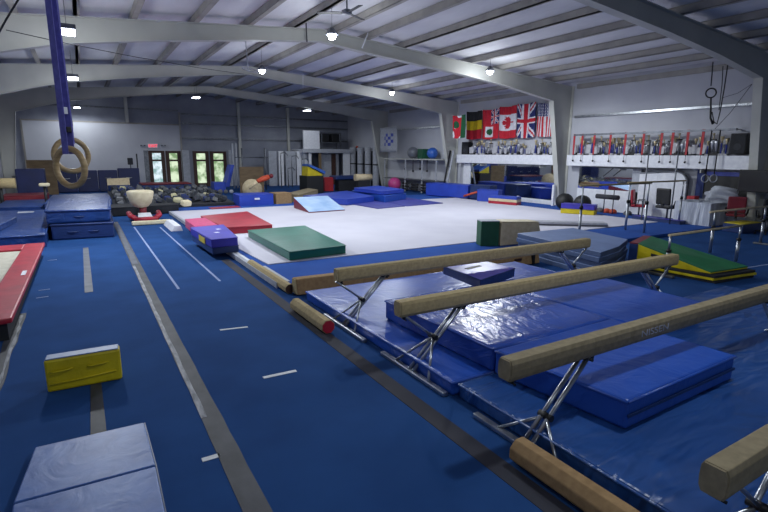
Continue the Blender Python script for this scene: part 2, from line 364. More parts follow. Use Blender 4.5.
LP = [((67, 33), 4.72, 'large bright lamp beside the blue ring strap, the biggest in its row'),
      ((73, 79), 4.72, 'bright lamp beside the ring strap, second up of the three there'),
      ((77, 108), 4.75, 'lowest of the three lamps beside the blue ring strap'),
      ((332, 36), 5.25, 'bright lamp under the main roof beam near the ridge and the ceiling fan'),
      ((262, 71), 5.25, 'small bright lamp on the second roof beam near the ridge'),
      ((196, 98), 5.1, 'flat lamp hanging above the glazed double doors'),
      ((490, 72), 5.15, 'brightest white lamp on the main roof beam toward the flags'),
      ((392, 93), 5.15, 'bright lamp on the second roof beam above the ball rack'),
      ((307, 111), 5.0, 'flat lamp hanging above the white loft in the far corner')]
for i_, ((px, py), z, lb) in enumerate(LP):
    p = at(px, py, z); lamp(p.x, p.y, z, lb, linear=i_ in (0, 1, 2, 5, 8), wt=LAMP_W * (1.35 if p.y < 15 else (.8 if p.y < 22 else .3)))
for x_, y_, lb in ((0.0, -2.2, 'ceiling lamp behind the viewpoint over the open blue floor'), (4.6, 2.0, 'ceiling lamp over the balance beams, above the top of the picture')):
    lamp(x_, y_, 5.15, lb, wt=LAMP_W * (.25 if y_ < 0 else .55))

# ------------------------------------------------------------------ floor marks and carpets
def floormark(name, pts, mt, label, cat='tape', z=0.004, z0=0.0):
    b, t = quad(pts, z0, z0 + z); return solo(name, MB().hull8(b, t), mt, label, cat)
def wavy(name, x0, x1, y0, y1, mt, label, amp=.012, z=0.004, step=.25, z0=0.0):
    m = MB(); n = int((y1 - y0) / step); L = []; Rr = []
    for i in range(n + 1):
        y = y0 + (y1 - y0) * i / n; L.append((x0 + random.uniform(-amp, amp), y)); Rr.append((x1 + random.uniform(-amp, amp), y))
    for i in range(n):
        b, t = quad([L[i], Rr[i], Rr[i + 1], L[i + 1]], z0, z0 + z); m.hull8(b, t)
    return solo(name, m, mt, label, 'tape')
wavy('floor_tape', .66, .82, 2.0, 18.4, 'tape_dark', 'long dark grey tape strip running down the blue floor', .004)
wavy('worn_tape', .665, .71, 4.1, 10.9, 'tape_worn', 'silvery worn streak peeling along the near side of the long dark tape strip', .006, .006, .3)
wavy('worn_tape', .68, .79, 11.0, 18.3, 'tape_mid', 'faded grey far end of the long dark tape strip', .012, .007, .3)
floormark('tape_strip', [(-.17, 9.1), (-.05, 9.1), (-.07, 13.6), (-.18, 13.6)], 'tape_mid', 'short grey tape strip on the floor between the blue mats and the yellow block')
floormark('tape_strip', [(-.16, 3.9), (-.04, 3.9), (-.05, 5.4), (-.14, 5.4)], 'tape_dark', 'dark tape strip on the floor under the yellow block')
floormark('chalk_line', [(1.16, 8.6), (1.20, 8.6), (1.20, 16.8), (1.16, 16.8)], 'chalk_line', 'thin pale line on the floor nearer the long dark tape', 'line')
floormark('chalk_line', [(1.88, 8.8), (1.92, 8.8), (1.88, 16.4), (1.84, 16.4)], 'chalk_line', 'thin pale line on the floor leading to the purple block stack', 'line')
floormark('white_mark', [(1.31, 6.22), (1.65, 6.16), (1.65, 6.20), (1.31, 6.26)], 'tape_white', 'short white tape mark, farther of the pair by the balance beams', 'tape')
floormark('white_mark', [(1.36, 4.58), (1.71, 4.57), (1.71, 4.62), (1.36, 4.63)], 'tape_white', 'short white tape mark in the middle of the open blue floor', 'tape')
floormark('white_mark', [(.545, 3.46), (.67, 3.46), (.67, 3.51), (.545, 3.51)], 'tape_white', 'short white tape mark touching the long dark tape strip', 'tape')
for yy, l in ((12.3, 'farthest'), (9.6, 'middle'), (9.1, 'nearest')):
    floormark('scuff_mark', [(-.82, yy), (-.66, yy + .02), (-.66, yy + .05), (-.82, yy + .03)], 'chalk_line', 'faint pale scuff on the floor beside the red trampoline pad, %s of three' % l, 'mark')
wavy('edge_tape', -1.0, -.88, 3.5, 8.3, 'tape_dark', 'dark tape with white wear beside the red trampoline pad', .015)
wavy('edge_wear', -.93, -.9, 5.5, 8.2, 'tape_worn', 'whitish wear line along the dark tape by the trampoline', .02, .007, .2)
floormark('floor_strip', [(2.30, 1.0), (2.47, 1.0), (2.50, 10.6), (2.33, 10.6)], 'strip_brown', 'dark brown strip on the floor along the feet of the balance beams', 'strip')
floormark('carpet_line', [(11.5, 4.6), (17.6, 4.0), (17.6, 4.03), (11.5, 4.64)], 'chalk_line', 'thin pale line across the blue floor behind the low parallel bars', 'line')
# spring floor
struct('floor_border', MB().bx(2.62, XW - .45, 7.75, 22.6, 0.001, .085, .01), 'border_carpet')
FX = [(2.95, 9.3), (16.3, 9.3), (16.3, 19.9), (2.6, 19.9)]
b, tt = quad(FX, 0.08, 0.1)
solo('spring_floor', MB().hull8(b, tt), 'white_carpet', 'large white carpeted exercise floor filling the middle of the gym', 'exercise floor')
solo('floor_edge_strip', MB().bx(2.70, 2.76, 9.3, 19.5, .085, .097), 'tape_white', 'thin white strip along the open side of the white exercise floor', 'strip')
solo('floor_edge_strip', MB().bx(2.80, 2.86, 7.85, 9.2, .085, .097), 'light_grey', 'pale strip on the blue border beside the low tan beam', 'strip')
solo('front_edge_strip', MB().bx(2.60, 2.68, 7.8, 19.9, .01, .11), 'light_grey', 'pale raised edging along the open side of the exercise floor', 'edging')

# ------------------------------------------------------------------ mats
def mat_block(name, label, pts, z0, z1, mt, cat='mat', group=None, bevel=.02, seam=True, handles=0, layers=1, side=None):
    b, t = quad(pts, z0, z1); c = sum((Vector((p[0], p[1], 0)) for p in pts), Vector()) / len(pts)
    root = thing(name, label, cat, (c.x, c.y, z0), group=group)
    zz = [z0 + (z1 - z0) * i / layers for i in range(layers + 1)]
    for i in range(layers):
        bb_, tt_ = quad(pts, zz[i], zz[i + 1] - (.004 if i < layers - 1 else 0))
        m_ = MB().hull8(bb_, tt_, bevel, 3)
        mats_ = [mt]
        if side:
            mats_ = [mt, side]
            for f in m_.bm.faces:
                f.normal_update()
                if abs(f.normal.z) < .5: f.material_index = 1
        build('cover' if layers == 1 else 'panel', m_, mats_, root)
    if seam:
        e = .004; q = [Vector((p[0], p[1], 0)) for p in pts]; m = MB()
        for i in range(len(q)):
            a, d = q[i], q[(i + 1) % len(q)]; m.tube([(a.x, a.y, z1 - bevel * .55), (d.x, d.y, z1 - bevel * .55)], bevel * .35 + .002, 6)
        build('piping', m, side or mt, root)
    if handles:
        a, d = Vector((*pts[0], 0)), Vector((*pts[1], 0)); n = (d - a).normalized(); o = Vector((n.y, -n.x, 0))
        for k in range(handles):
            p = a + (d - a) * ((k + 1) / (handles + 1)); z = (z0 + z1) / 2
            build('handle', MB().tube([p - n * .12 + Vector((0, 0, z)), p - n * .07 + o * .02 + Vector((0, 0, z - .01)), p + n * .07 + o * .02 + Vector((0, 0, z - .01)), p + n * .12 + Vector((0, 0, z))], .012, 6), 'vinyl_navy', root)
    return root
# base mats under the beams
mat_block('landing_mat', 'wide wrinkled blue landing mat nearest the camera, under the last two beams', [(2.80, -.6), (7.25, -.6), (7.25, 3.28), (2.80, 3.28)], 0.002, .15, 'vinyl_base', group='landing mats under the beams', bevel=.03)
mat_block('landing_mat', 'wide blue landing mat behind the tall foil-like mat, under the farthest beams', [(2.76, 3.32), (7.25, 3.32), (7.25, 6.94), (2.78, 6.94)], 0.002, .15, 'vinyl_blue', group='landing mats under the beams', bevel=.03)
mat_block('floor_mat', 'flat dull blue mat beyond the beam ends near the wedge', [(7.45, 1.0), (9.3, 1.0), (9.3, 4.0), (7.45, 4.0)], 0.002, .05, 'vinyl_base', bevel=.015)
# raised mats
r = mat_block('crash_mat', 'thick shiny crumpled blue mat with a square near corner, under two beams', [(3.23, 3.3), (5.02, 3.3), (5.02, 5.2), (3.16, 5.2)], .152, .40, 'vinyl_foil', bevel=.03)
r = mat_block('crash_mat', 'thick smooth blue mat with strap seam under the lettered beam', [(3.385, 1.995), (5.09, 2.02), (5.04, 3.28), (3.22, 3.26)], .152, .40, 'vinyl_blue', bevel=.03)
build('side_strap', MB().hull8([Vector((3.39, 1.98, .26)), Vector((5.08, 2.005, .26)), Vector((5.08, 2.015, .26)), Vector((3.39, 1.99, .26))], [Vector((3.39, 1.98, .285)), Vector((5.08, 2.005, .285)), Vector((5.08, 2.015, .285)), Vector((3.39, 1.99, .285))]), 'vinyl_navy', r)
mat_block('crash_mat', 'thick flat blue mat beyond the seam, under the middle beam far end', [(5.06, 3.1), (6.66, 3.1), (6.72, 5.2), (5.06, 5.2)], .152, .40, 'vinyl_blue', bevel=.03)
# small purple mat with slot
r = mat_block('slot_block', 'small shiny indigo block with a dark hand slot in its top on the blue mat', [(4.57, 4.98), (5.52, 5.26), (5.48, 6.02), (4.67, 5.95)], .402, .54, 'vinyl_indigo', 'block', bevel=.015, side='vinyl_navy')
build('hand_slot', MB().box((5.0, 5.62, .542), (.34, .07, .006), rz=.2), 'black', r)
# left side mats
t = thing('panel_mat', 'pale worn blue folding mat lying flat at the lower edge', 'mat', (-.17, 3.5, 0))
q6 = [tuple(at(*q, .06).xy) for q in ((35, 447), (144, 422), (155.5, 465), (13, 503), (168, 526), (5, 548))]
build('panel', MB().hull8(*quad([q6[3], q6[2], q6[1], q6[0]], .002, .06), .01), 'vinyl_steel', t)
build('panel', MB().hull8(*quad([q6[5], q6[4], (q6[2][0], q6[2][1] - .006), (q6[3][0], q6[3][1] - .006)], .002, .056), .01), 'vinyl_steel', t)
build('edge_strip', MB().tube([(q6[1][0] + .004, q6[1][1], .05), (q6[2][0] + .004, q6[2][1], .05), (q6[4][0] + .004, q6[4][1], .045)], .005, 6), 'light_grey', t)
# yellow block
t = thing('foam_block', 'yellow block mat with pale blue top standing alone on the blue floor', 'block', (-.18, 5.45, 0))
pts = [(-.49, 5.30), (.135, 5.28), (.145, 5.43), (-.48, 5.45)]
b, tt = quad(pts, .002, .32); build('cover', MB().hull8(b, tt, .02), 'vinyl_yellow', t)
b, tt = quad([(-.48, 5.31), (.125, 5.29), (.135, 5.42), (-.47, 5.44)], .318, .33); build('top_panel', MB().hull8(b, tt, .006), 'vinyl_grey', t)
for xx in (-.36, -.06):
    build('handle', MB().tube([(xx - .09, 5.29, .2), (xx - .05, 5.27, .205), (xx + .05, 5.27, .21), (xx + .09, 5.29, .21)], .008, 6), 'vinyl_yellow', t)
build('fold', MB().tube([(-.46, 5.292, .08), (-.2, 5.283, .09), (.09, 5.275, .11)], .007, 6), 'vinyl_yellow', t)
# tumble trampoline at the side
t = thing('tumbling_trampoline', 'long low trampoline with red padded edge and pale bed', 'trampoline', (-2.1, 9.5, 0))
build('frame', MB().bx(-3.1, -.96, 7.15, 12.9, .002, .22), 'rubber', t)
build('edge_pad', MB().hull8(*quad([(-1.26, 7.0), (-.90, 7.1), (-.87, 13.0), (-1.23, 13.0)], .22, .29), .02), 'vinyl_red', t)
build('end_pad', MB().hull8(*quad([(-3.1, 12.3), (-1.22, 12.3), (-1.22, 13.0), (-3.1, 13.0)], .22, .285), .02), 'vinyl_red', t)
build('end_pad', MB().hull8(*quad([(-3.1, 7.0), (-1.27, 7.0), (-1.27, 7.5), (-3.1, 7.5)], .22, .285), .02), 'vinyl_red', t)
build('bed', MB().bx(-3.1, -1.24, 7.5, 12.3, .2, .25), 'tramp_bed', t)
p = at(24, 273, .29); build('badge', MB().box((p.x, p.y, .293), (.06, .35, .004)), 'white', t)
# blue stack behind yellow block
def wr(label, pts, z0, z1, mt='vinyl_blue', name='crash_mat', **k): return mat_block(name, label, pts, z0, z1, mt, **k)
wr('thick navy crash mat, lower of the two stacked at the end of the tape strip', [(-.85, 15.1), (.56, 15.0), (.62, 17.9), (-.9, 18.0)], .002, .42, 'vinyl_navy', bevel=.05, handles=2)
wr('thick blue crash mat, upper of the two stacked at the end of the tape strip', [(-.93, 15.15), (.52, 15.05), (.66, 18.3), (-1.0, 18.3)], .425, .78, 'vinyl_deep', bevel=.06, handles=1)
wr('large low blue crash mat behind the red trampoline pad', [(-2.9, 14.1), (-.92, 14.15), (-1.02, 20.4), (-2.9, 20.6)], .002, .32, 'vinyl_deep', bevel=.04)
wr('small blue mat lying on the large low mat by the trampoline', [(-2.9, 14.9), (-1.9, 14.9), (-1.7, 16.9), (-2.9, 17.2)], .325, .48, 'vinyl_deep', bevel=.03)
wr('long blue mat lying beyond the stacked crash mats', [(-1.3, 21.2), (.84, 21.8), (.86, 25.6), (-1.2, 25.6)], .002, .46, 'vinyl_deep', bevel=.04)
wr('blue mat beside the long mat, near the plywood sheet', [(-2.75, 21.4), (-1.4, 21.3), (-1.35, 24.5), (-2.75, 24.6)], .002, .36, 'vinyl_deep', bevel=.04)
floormark('paper_strip', [(at(20, 210, .33).x, 19.5), (at(35, 210, .33).x, 19.5), (at(35, 210, .33).x, 19.9), (at(20, 210, .33).x, 19.9)], 'light_grey', 'pale strip lying on the large low blue mat', 'strip', .006, .322)
# pink and purple blocks
wr('small pink foam block at the corner of the white floor', [(2.36, 13.5), (2.95, 13.5), (2.98, 15.3), (2.40, 15.2)], .11, .36, 'vinyl_pink', name='foam_block', cat='block', bevel=.02)
r = wr('navy block, lower of two, beside the white floor corner', [(2.20, 10.72), (2.77, 10.78), (2.95, 12.9), (2.14, 12.75)], .112, .26, 'vinyl_navy', name='foam_block', cat='block', bevel=.015)
r = wr('purple block, upper of two, beside the white floor corner', [(2.18, 10.68), (2.75, 10.74), (2.95, 12.9), (2.12, 12.75)], .262, .45, 'vinyl_purple', name='foam_block', cat='block', bevel=.02)
build('label_patch', MB().hull8([Vector((2.155, 11.2, .27)), Vector((2.145, 11.8, .27)), Vector((2.135, 11.8, .27)), Vector((2.145, 11.2, .27))], [Vector((2.155, 11.2, .40)), Vector((2.145, 11.8, .40)), Vector((2.135, 11.8, .40)), Vector((2.145, 11.2, .40))]), 'vinyl_yellow', r)
for q in ((2.5, 11.6), (2.65, 12.1)): build('badge', MB().box((q[0], q[1], .452), (.09, .12, .004), rz=.3), 'white', r)
solo('foam_wedge', MB().prism_y([(2.02, .002), (2.34, .002), (2.30, .16), (2.12, .16)], 15.3, 16.9, .01), 'white', 'small white foam piece beside the pink block', 'foam')
# red, green mats, light-blue wedge on the white floor
mat_block('throw_mat', 'red mat lying on the white exercise floor', [(3.10, 13.4), (4.38, 13.3), (4.70, 16.9), (3.05, 16.3)], .102, .30, 'vinyl_red', bevel=.02)
mat_block('throw_mat', 'green mat lying on the white exercise floor', [(3.42, 9.38), (4.76, 9.5), (5.14, 12.8), (3.52, 12.7)], .102, .29, 'vinyl_green', bevel=.02)
t = thing('incline_wedge', 'pale blue wedge mat with dark red side on the white floor', 'wedge', (8.4, 19.0, .1))
A = at(309, 213, .1); B = at(345, 210.5, .1); D = at(294, 208, .1); Dt = atY(294, 199, D.y); E = D + (B - A); Dt = None
build('cover', MB().hull8([A, B, E, D], [A + Vector((0, 0, .03)), B + Vector((0, 0, .03)), E + Vector((0, 0, .41)), D + Vector((0, 0, .41))], .01), 'vinyl_darkred', t)
build('top_panel', MB().hull8([A + Vector((0, 0, .035)), B + Vector((0, 0, .035)), E + Vector((0, 0, .415)), D + Vector((0, 0, .415))], [A + Vector((0, 0, .05)), B + Vector((0, 0, .05)), E + Vector((0, 0, .43)), D + Vector((0, 0, .43))]), 'vinyl_sky', t)
# purple-blue floor mats at the far side of the white floor
for px4, lb in ((((334, 201), (366, 198), (405, 206), (378, 208.5)), 'flat violet-blue mat at the far edge of the white floor, beside the wedge'),
                (((367, 198), (396, 196), (443, 203), (407, 206)), 'flat violet-blue mat at the far edge of the white floor, toward the ball rack')):
    mat_block('floor_mat', lb, [tuple(at(*q, .12).xy) for q in px4], .102, .13, 'vinyl_violetblue', bevel=.005)

# ------------------------------------------------------------------ balance beams
def beam_profile():
    return [(-.05, 0), (.05, 0), (.064, -.03), (.067, -.08), (.064, -.13), (.05, -.16), (-.05, -.16), (-.064, -.13), (-.067, -.08), (-.064, -.03)]
def leg_set(root, X0, y, zt, sgn, low=False):
    """X0 foot x, sgn +1: leg leans toward +x (inward from the near end)"""
    zb = zt - .16; f = Vector((X0, y, .04)); hub = Vector((X0 + sgn * .27, y, .36)); topi = Vector((X0 + sgn * .62, y, zb - .0)); tope = Vector((X0 - sgn * .10, y, zb - .0))
    if low: hub = f.lerp(topi, .32)
    build('foot_bar', MB().bx(X0 - .03, X0 + .03, y - .58, y + .58, .003, .045, .008), 'steel', root)
    m = MB()
    for s in (-1, 1): m.tube([f + Vector((0, s * .035, 0)), topi + Vector((0, s * .03, 0))], .019, 8)
    build('leg', m, 'steel', root)
    for s in (-1, 1): build('brace', MB().tube([(X0, y + s * .30, .04), hub], .014, 8), 'steel', root)
    if not low: build('end_strut', MB().tube([hub, tope], .014, 8), 'steel', root)
    build('hub', MB().tube([hub + Vector((0, -.06, 0)), hub + Vector((0, .06, 0))], .028, 10), 'black', root)
    build('mounting_plate', MB().bx(topi.x - .05, topi.x + .05, y - .045, y + .045, zb - .025, zb + .005).tube([(topi.x, y - .07, zb - .02), (topi.x, y + .07, zb - .02)], .014, 8), 'black', root)
def balance_beam(x0, y, zt, label, mt='suede', lettering=None, L=4.9):
    t = thing('balance_beam', label, 'balance beam', (x0 + L / 2, y, 0), group='balance beams over the blue mats')
    build('beam_body', MB().prism_x([(y + a, zt + b) for a, b in beam_profile()], x0, x0 + L, .004), mt, t)
    m = MB().prism_x([(y + a * .9, zt + b * .94 - .004) for a, b in beam_profile()], x0 - .012, x0 + .0)
    build('end_cap', m, mt, t)
    build('end_cap', MB().prism_x([(y + a * .9, zt + b * .94 - .004) for a, b in beam_profile()], x0 + L, x0 + L + .012), mt, t)
    leg_set(t, 2.71, y, zt, 1, bool(lettering)); leg_set(t, x0 + L - (2.71 - x0), y, zt, -1, bool(lettering))
    build('adjusting_screw', MB().tube([(x0 + .07, y, zt - .16), (x0 + .07, y, zt - .2)], .018, 8).tube([(x0 + .07, y - .04, zt - .2), (x0 + .07, y + .04, zt - .2)], .009, 6), 'black', t)
    if lettering:
        text(lettering, .085, Matrix.Translation((4.18, y - .0675, zt - .085)) @ Matrix.Rotation(PI / 2, 4, 'X') @ Matrix.Diagonal((1.55, 1, 1, 1)), 'light_grey', t, ext=.001)
    return t
balance_beam(2.62, 5.50, .81, 'tan balance beam farthest from the camera, beside the indigo slot block')
balance_beam(2.54, 3.93, .81, 'tan balance beam crossing above the shiny crumpled mat')
balance_beam(2.44, 2.36, .81, 'grey-tan balance beam with faded lettering on its side', 'suede_old', 'NISSEN')
balance_beam(2.40, .96, .81, 'balance beam in the lower corner with only its rounded end in view', 'suede_old')
# low beam behind
t = thing('low_beam', 'low tan floor beam lying behind the farthest balance beam', 'low beam', (5.2, 7.35, 0))
build('beam_body', MB().hull8([Vector((2.74, y, z)) for y, z in ((7.18, .02), (7.46, .02), (7.42, .27), (7.24, .27))], [Vector((8.05, y - .2, z)) for y, z in ((7.18, .02), (7.46, .02), (7.42, .27), (7.24, .27))], .02), 'suede_orange', t)
build('end_strap', MB().bx(7.82, 7.88, 6.97, 7.29, .02, .28), 'black', t)
p = at(519, 260, .15); build('badge', MB().box((p.x, 7.0, .15), (.2, .01, .05)), 'brown', t)
build('end_face', MB().prism_x([(7.2, .03), (7.44, .03), (7.40, .26), (7.26, .26)], 2.73, 2.741), 'suede', t)
def hexlog(x, y0, y1, r, z, mt, label, endm, w=1.0):
    prof = [(x + w * r * math.cos(a), z + r * math.sin(a)) for a in [PI / 8 + k * PI / 4 for k in range(8)]]
    zmin = min(q[1] for q in prof); prof = [(q[0], q[1] - zmin + .004) for q in prof]
    t = thing('foam_roll', label, 'foam roll', (x, (y0 + y1) / 2, 0))
    build('cover', MB().prism_y(prof, y0, y1, .008), mt, t)
    c = sum(q[1] for q in prof) / 8
    build('end_face', MB().prism_y([(x + (q[0] - x) * .9, c + (q[1] - c) * .9) for q in prof], y0 - .006, y0 + .001), endm, t)
    return t
hexlog(2.69, 7.4, 9.6, .085, .08, 'suede', 'slim tan padded roll leading to the low floor beam', 'brown')
hexlog(2.46, 5.42, 6.55, .095, .1, 'suede', 'short tan padded roll with a red end on the floor', 'vinyl_red')
hexlog(2.56, .7, 2.3, .10, .1, 'suede_orange', 'tan padded roll at the foot of the lettered beam', 'brown')

# ------------------------------------------------------------------ mats right of the beams
G = [(8.45, 5.0), (8.95, 5.75), (9.8, 6.2), (10.2, 7.9), (8.4, 8.1)]
for k in range(5):
    o = .03 * ((k * 7) % 3 - 1)
    pts = [(8.0 + o, 5.55), (8.88, 5.78 + o), (9.82 + o, 6.2), (10.22, 7.92), (8.35 + o, 7.95)]
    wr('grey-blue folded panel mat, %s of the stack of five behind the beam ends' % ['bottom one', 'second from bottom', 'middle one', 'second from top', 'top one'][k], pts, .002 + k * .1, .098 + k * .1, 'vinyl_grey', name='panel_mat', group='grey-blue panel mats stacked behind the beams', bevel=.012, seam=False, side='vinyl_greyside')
# trapezoid blocks: green and beige
A0, A1 = at(478, 249, 0), at(499, 249, 0)
t = thing('vaulting_block', 'tall dark green padded block standing beside a beige one', 'block', (8.2, 8.85, .085))
build('cover', MB().hull8(*quad([(8.02, 8.80), (8.44, 8.62), (8.60, 8.95), (8.16, 9.12)], .086, .68), .015), 'green_dark', t)
build('top_trim', MB().hull8(*quad([(8.02, 8.80), (8.44, 8.62), (8.60, 8.95), (8.16, 9.12)], .68, .695), .004), 'light_grey', t)
t = thing('vaulting_block', 'beige trapezoid padded block with a dark slot, beside the green block', 'block', (9.1, 8.7, .085))
build('cover', MB().hull8([Vector((8.47, 8.60, .086)), Vector((9.82, 8.50, .086)), Vector((9.9, 8.95, .086)), Vector((8.62, 9.1, .086))],
                         [Vector((8.50, 8.62, .66)), Vector((9.68, 8.52, .60)), Vector((9.75, 8.95, .60)), Vector((8.62, 9.1, .66))], .02), 'beige', t)
build('top_panel', MB().hull8([Vector((8.50, 8.62, .662)), Vector((9.68, 8.52, .602)), Vector((9.75, 8.95, .602)), Vector((8.62, 9.1, .662))], [Vector((8.50, 8.62, .675)), Vector((9.68, 8.52, .615)), Vector((9.75, 8.95, .615)), Vector((8.62, 9.1, .675))]), 'cream', t)
build('slot', MB().box((9.35, 8.525, .16), (.55, .02, .12)), 'black', t)
# wedge with green top and folded panels
t = thing('folding_incline', 'folding incline mat with green top and yellow side near the low parallel bars', 'incline mat', (10.2, 5.3, 0))
H0, H1 = Vector((9.42, 5.72, 0)), Vector((10.55, 6.12, 0)); L0, L1 = at(711, 272, .19), at(748, 266.5, .19); L0.z = L1.z = 0
def up(v, z): return Vector((v.x, v.y, z))
build('side_cover', MB().hull8([up(L0, .152), up(L1, .152), up(H1, .152), up(H0, .152)], [up(L0, .175), up(L1, .175), up(H1, .50), up(H0, .50)], .008), 'vinyl_yellow', t)
build('top_panel', MB().hull8([up(L0, .177), up(L1, .177), up(H1, .502), up(H0, .502)], [up(L0, .195), up(L1, .195), up(H1, .52), up(H0, .52)]), 'vinyl_leaf', t)
dd = (H1 - H0).normalized(); nn = Vector((-dd.y, dd.x, 0)); 
build('end_panel', MB().hull8([up(H0 - dd * .01, .1), up(H1, .1), up(H1 + nn * .16, .1), up(H0 + nn * .16, .1)], [up(H0 - dd * .01, .50), up(H1, .50), up(H1 + nn * .16, .50), up(H0 + nn * .16, .50)], .01), 'vinyl_navy', t)
build('end_top', MB().hull8([up(H0, .501), up(H1, .501), up(H1 + nn * .16, .501), up(H0 + nn * .16, .501)], [up(H0, .52), up(H1, .52), up(H1 + nn * .16, .52), up(H0 + nn * .16, .52)]), 'vinyl_darkred', t)
sd = (L0 - H0).normalized(); so = Vector((sd.y, -sd.x, 0))
if so.x > 0: so = -so
pc = H0 + (L0 - H0) * .30
build('side_badge', MB().hull8([pc - sd * .13 + so * .012 + Vector((0, 0, .30)), pc + sd * .13 + so * .012 + Vector((0, 0, .27)), pc + sd * .13 + Vector((0, 0, .27)), pc - sd * .13 + Vector((0, 0, .30))], [pc - sd * .13 + so * .012 + Vector((0, 0, .36)), pc + sd * .13 + so * .012 + Vector((0, 0, .33)), pc + sd * .13 + Vector((0, 0, .33)), pc - sd * .13 + Vector((0, 0, .36))]), 'black', t)
for k, (mt, sh) in enumerate((('rubber', 0), ('vinyl_yellow', .03), ('rubber', .01))):
    sv = Vector((sh, -sh, 0))
    wr(('black folded panel mat at the bottom under the green-topped incline', 'yellow folded panel mat between black ones under the green-topped incline', 'black folded panel mat just under the green-topped incline')[k], [tuple((L0 - sv - Vector((.05, .12, 0))).xy), tuple((L1 + sv - Vector((0, .12, 0))).xy), tuple((H1 + Vector((.02, .1, 0))).xy), tuple((H0 + Vector((-.05, .1, 0))).xy)], .002 + .05 * k, .048 + .05 * k, mt, name='panel_mat', bevel=.008, seam=False)

# ------------------------------------------------------------------ parallel bars
def bars(label, rails, group=None):
    xs = [q for r_ in rails for q in (r_['x0'], r_['x1'])]
    t = thing('parallel_bars', label, 'parallel bars', (sum(xs) / len(xs), rails[0]['y'], 0))
    for r_ in rails:
        x0, x1, y, z, e = r_['x0'], r_['x1'], r_['y'], r_['z'], r_.get('e', .35)
        build('rail', MB().tube([(x0 - e, y, z), (x1 + e, y, z)], .025, 10), r_.get('m', 'suede'), t)
        for x in (x0, x1):
            p = build('upright', MB().tube([(x, y, .02), (x, y, z * .62)], .034, 10).tube([(x, y, z * .6), (x, y, z)], .022, 10), 'steel', t)
            build('clamp', MB().tube([(x, y, z * .6), (x, y, z * .66)], .045, 10).tube([(x - .07, y, z * .63), (x + .07, y, z * .63)], .014, 6), 'black', p)
    for x in sorted(set(xs))[:1] + sorted(set(xs))[-1:]:
        build('base_rail', MB().bx(x - .05, x + .05, min(r_['y'] for r_ in rails) - .15, max(r_['y'] for r_ in rails) + .15, .003, .05, .01), 'steel_dull', t)
    return t
a, b2 = atY(580, 187, 8.15), atY(647, 181.5, 8.15)
c1, d1 = atY(627, 184, 8.75), atY(682, 179.5, 8.75)
bars('tall parallel bars on steel posts standing behind the grey mat stack', [dict(x0=a.x + .12, x1=b2.x + .12, y=8.15, z=1.5, e=.12), dict(x0=c1.x + .15, x1=d1.x + .12, y=8.75, z=1.48, e=.12)])
a, b2 = atY(671, 233, 5.0), atY(741, 226, 5.0)
c1, d1 = atY(715.5, 212, 5.8), atY(766, 207, 5.8)
bars('low parallel bars with pale rails beside the green-topped incline', [dict(x0=a.x, x1=b2.x, y=5.0, z=.80, e=.05, m='beige'), dict(x0=c1.x, x1=d1.x, y=5.8, z=.99, e=.25, m='beige')])

# grey horse beam lying
t = thing('padded_beam', 'long flat grey padded beam lying on the white floor', 'padded beam', (12.5, 11.3, .1))
A = at(503, 220.5, .2); B = at(606, 223, .2)
d = (B - A); d.z = 0; dn = d.normalized(); o = Vector((-dn.y, dn.x, 0)) * .22
mat('horse_grey', (176, 178, 188), .6)
build('cover', MB().hull8([up(A - o, .102), up(B - o, .102), up(B + o, .102), up(A + o, .102)], [up(A - o, .22), up(B - o, .22), up(B + o, .22), up(A + o, .22)], .03), 'horse_grey', t)
build('under_panel', MB().hull8([up(A - o * 1.03, .125), up(B - o * 1.03, .125), up(B - o * .9, .125), up(A - o * .9, .125)], [up(A - o * 1.03, .15), up(B - o * 1.03, .15), up(B - o * .9, .15), up(A - o * .9, .15)]), 'dark_grey', t)
# purple over yellow block
for z0, z1, mt, lb in ((.102, .28, 'vinyl_yellow', 'yellow foam block, under the purple one by the wall column'), (.282, .47, 'vinyl_purple', 'purple foam block lying on the yellow one by the wall column')):
    wr(lb, [(15.45, 12.6), (15.95, 11.5), (16.4, 11.7), (15.9, 12.8)], z0, z1, mt, name='foam_block', cat='block', bevel=.02)
